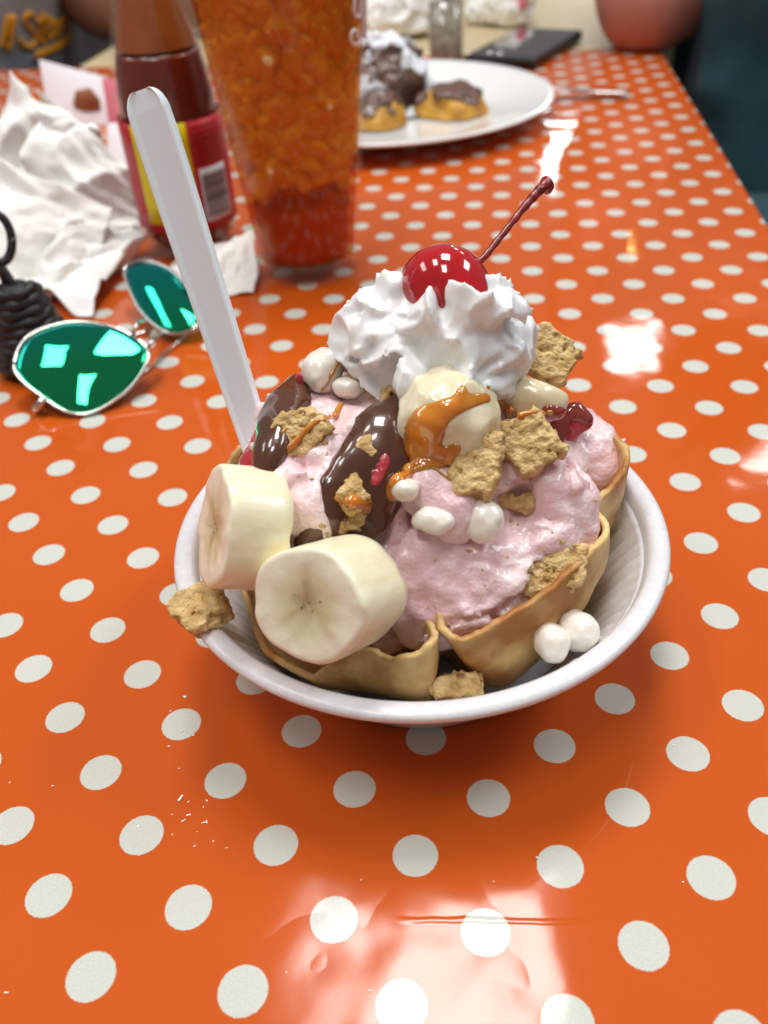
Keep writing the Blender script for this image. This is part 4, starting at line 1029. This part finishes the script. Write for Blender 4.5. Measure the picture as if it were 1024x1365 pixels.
def hand(w, d):      # five short tapering chains rooted in the palm
    d = np.asarray(d, float) / np.linalg.norm(d); s_ = np.cross(d, [0, 0, 1.0]); s_ = s_ / np.linalg.norm(s_) if np.linalg.norm(s_) > .1 else np.array([1.0, 0, 0]); w = np.asarray(w, float)
    u = np.cross(s_, d); bl = [(w, w + d * .055, .026, .030)]
    for k, ln in ((-1.5, .055), (-.5, .07), (.5, .075), (1.5, .065)):
        a = w + d * .075 + s_ * k * .021; m_ = a + d * ln * .55 - u * .01; bl += [(a, m_, .0095, .009), (m_, m_ + d * ln * .4 - u * .025, .009, .007)]
    a = w + d * .02 + s_ * .03; bl += [(a, a + d * .03 + s_ * .03, .012, .010), (a + d * .03 + s_ * .03, a + d * .06 + s_ * .035 - u * .01, .010, .008)]
    return bl
el = on(858, 62) + [0, .0, .047]
A = np.array
# right: elbow on the cloth, dark teal clothes
hip = A([.60, 1.10, -.24]); ch = A([.56, 1.16, .08]); nk = A([.57, 1.18, .30])
shN, shF = A([.56, .98, .20]), A([.50, 1.10, .27])
bonesR = [(hip + [0, -.09, 0], hip + [0, .09, 0], .14, .14), (hip, ch, .17, .18), (ch + [0, -.06, .04], ch + [0, .08, .04], .15, .15), (ch, nk, .12, .06), (nk, nk + [-.02, 0, .09], .052, .05),
          (shF, el + [.07, .05, .04], .066, .060), (el + [.07, .05, .04], el, .060, .050), (el, el + [-.030, .03, .10], .050, .052), (el + [-.022, .03, .10], el + [-.04, .06, .25], .045, .030),
          (shN, A([.64, .78, -.04]), .06, .05), (A([.64, .78, -.04]), A([.52, .80, -.10]), .045, .03),
          (hip + [0, -.10, 0], A([.30, .86, -.20]), .10, .075), (hip + [0, .10, 0], A([.32, 1.10, -.20]), .10, .075), (A([.30, .86, -.20]), A([.32, .86, -.66]), .065, .045), (A([.32, 1.10, -.20]), A([.34, 1.10, -.66]), .065, .045),
          (A([.32, .86, -.68]), A([.20, .86, -.71]), .038, .03), (A([.34, 1.10, -.68]), A([.22, 1.10, -.71]), .038, .03)]
nb = len(bonesR); bonesR += hand(el + [-.04, .06, .25], (-.1, .1, 1)) + hand((.52, .80, -.10), (-1, 0, -.1))
person('seated person in dark teal clothes resting a bare elbow on the orange cloth', bonesR, M['skin'],
       [('shirt', [0, 1, 2, 3, 9], .02, M['teal']), ('sleeve', [], 0, M['teal'])][:1] + [('trousers', [0, 11, 12, 13, 14], .014, M['teal'])], (nk + [-.05, 0, .22], (-1, .2, -.1)))
# left: grey t-shirt with gold script
hp = A([-.60, 1.46, -.24]); cs = A([-.56, 1.42, .12]); nk2 = A([-.55, 1.43, .33])
eR = A([-.335, 1.40, .05])
bonesL = [(hp + [-.09, 0, 0], hp + [.09, 0, 0], .13, .13), (hp, cs, .155, .165), (cs + [-.07, 0, .04], cs + [.07, 0, .04], .135, .135), (cs, nk2, .11, .06), (nk2, nk2 + [0, -.01, .09], .05, .05),
          (A([-.38, 1.44, .26]), eR, .06, .048), (eR, A([-.14, 1.36, .04]), .046, .030), (A([-.74, 1.44, .26]), A([-.80, 1.34, .0]), .06, .048), (A([-.80, 1.34, .0]), A([-.72, 1.18, .035]), .046, .03),
          (hp + [-.09, 0, 0], A([-.72, 1.12, -.22]), .09, .07), (hp + [.09, 0, 0], A([-.50, 1.12, -.22]), .09, .07), (A([-.72, 1.12, -.22]), A([-.72, 1.15, -.68]), .062, .045), (A([-.50, 1.12, -.22]), A([-.50, 1.15, -.68]), .062, .045),
          (A([-.72, 1.15, -.69]), A([-.72, 1.04, -.715]), .036, .03), (A([-.50, 1.15, -.69]), A([-.50, 1.04, -.715]), .036, .03)]
bonesL += hand((-.14, 1.36, .04), (1, -.2, 0)) + hand((-.72, 1.18, .035), (.6, -.8, 0))
pl_, fl = person('person in heather grey t-shirt with gold script seated at the far end', bonesL, M['skin2'],
       [('t_shirt', [0, 1, 2, 3], .02, M['greytee']), ('trousers', [0, 9, 10, 11, 12], .014, M['dark'])], (nk2 + [0, -.05, .22], (.1, -1, -.1)))
tee = fl[0]
strokes = [[(2, 62), (6, 40), (10, 20)], [(10, 66), (14, 52), (16, 36), (18, 24), (14, 24), (12, 50)],
           [(44, 22), (38, 17), (32, 22), (34, 32), (44, 42), (46, 54), (38, 62), (28, 58), (26, 50)], [(56, 16), (54, 36), (53, 54), (58, 56)], [(48, 28), (64, 22)],
           [(70, 26), (62, 34), (61, 48), (67, 48), (72, 28), (72, 46), (76, 44)], [(78, 24), (78, 42), (79, 30), (85, 22), (88, 38), (91, 36)], [(46, 76), (60, 70), (78, 62), (94, 50)], [(47, 72), (70, 62), (93, 45)]]
for st in strokes:
    pts = stroke(catmull(st, 5), .002, tee, t0=.5)
    if len(pts) > 3: obj('letter', *tube(pts, .0034, 6), M['gold'], pl_)

# ---------------------------------------------------------------- crumbs and flecks on the cloth
rs = random.Random(9); parts = []
for k in range(36):
    if k < 20: px, py = rs.gauss(262, 34), rs.gauss(1105, 34)
    elif k < 26: px, py = rs.uniform(215, 275), rs.uniform(915, 1000)
    else: px, py = rs.uniform(0, 1024), rs.uniform(980, 1340)
    p = on(px, py); s_ = rs.uniform(.00014, .00034) * (1.8 if rs.random() < .12 else 1); a = rs.uniform(0, 3.14)
    v, f = box((0, 0, 0), (s_ * rs.uniform(.8, 2.2), s_ * .6, s_ * .4)); c_, s2 = math.cos(a), math.sin(a)
    v = v @ np.array([[c_, s2, 0], [-s2, c_, 0], [0, 0, 1]]); parts.append((v + p + [0, 0, s_ * .4 + .00005], f))
cr = obj('crumbs', *join(*parts), M['tissue'], smooth=False); tag(cr, 'tiny pale sugar flecks on the cloth in front of the bowl', 'crumbs'); cr['kind'] = 'stuff'

# fine cookie crumbs caught on the ice cream
rs = random.Random(21); parts = []
for k in range(90):
    px, py = rs.uniform(350, 810), rs.uniform(530, 825)
    if rs.random() < .55:
        cx_, cy_ = rs.choice(((404, 577), (634, 640), (702, 610), (729, 757), (692, 668), (480, 640))); px, py = rs.gauss(cx_, 42), rs.gauss(cy_, 36)
    p = trace(pile, px, py)
    if p is None or np.linalg.norm(p - CAM) > .34: continue
    s_ = rs.uniform(.0002, .0007); v, f = box((0, 0, 0), (s_, s_ * .8, s_ * .7), frame((rs.uniform(-1, 1), rs.uniform(-1, 1), 1), rs.uniform(0, 3)))
    v = v * (1 + .5 * np.array([[rs.uniform(-1, 1)] for _ in range(8)])); parts.append((v + p, f))
fc = obj('fine_crumbs', *join(*parts), M['cookie'], smooth=False); tag(fc, 'fine cookie crumbs sprinkled over the pink ice cream', 'crumbs'); fc['kind'] = 'stuff'
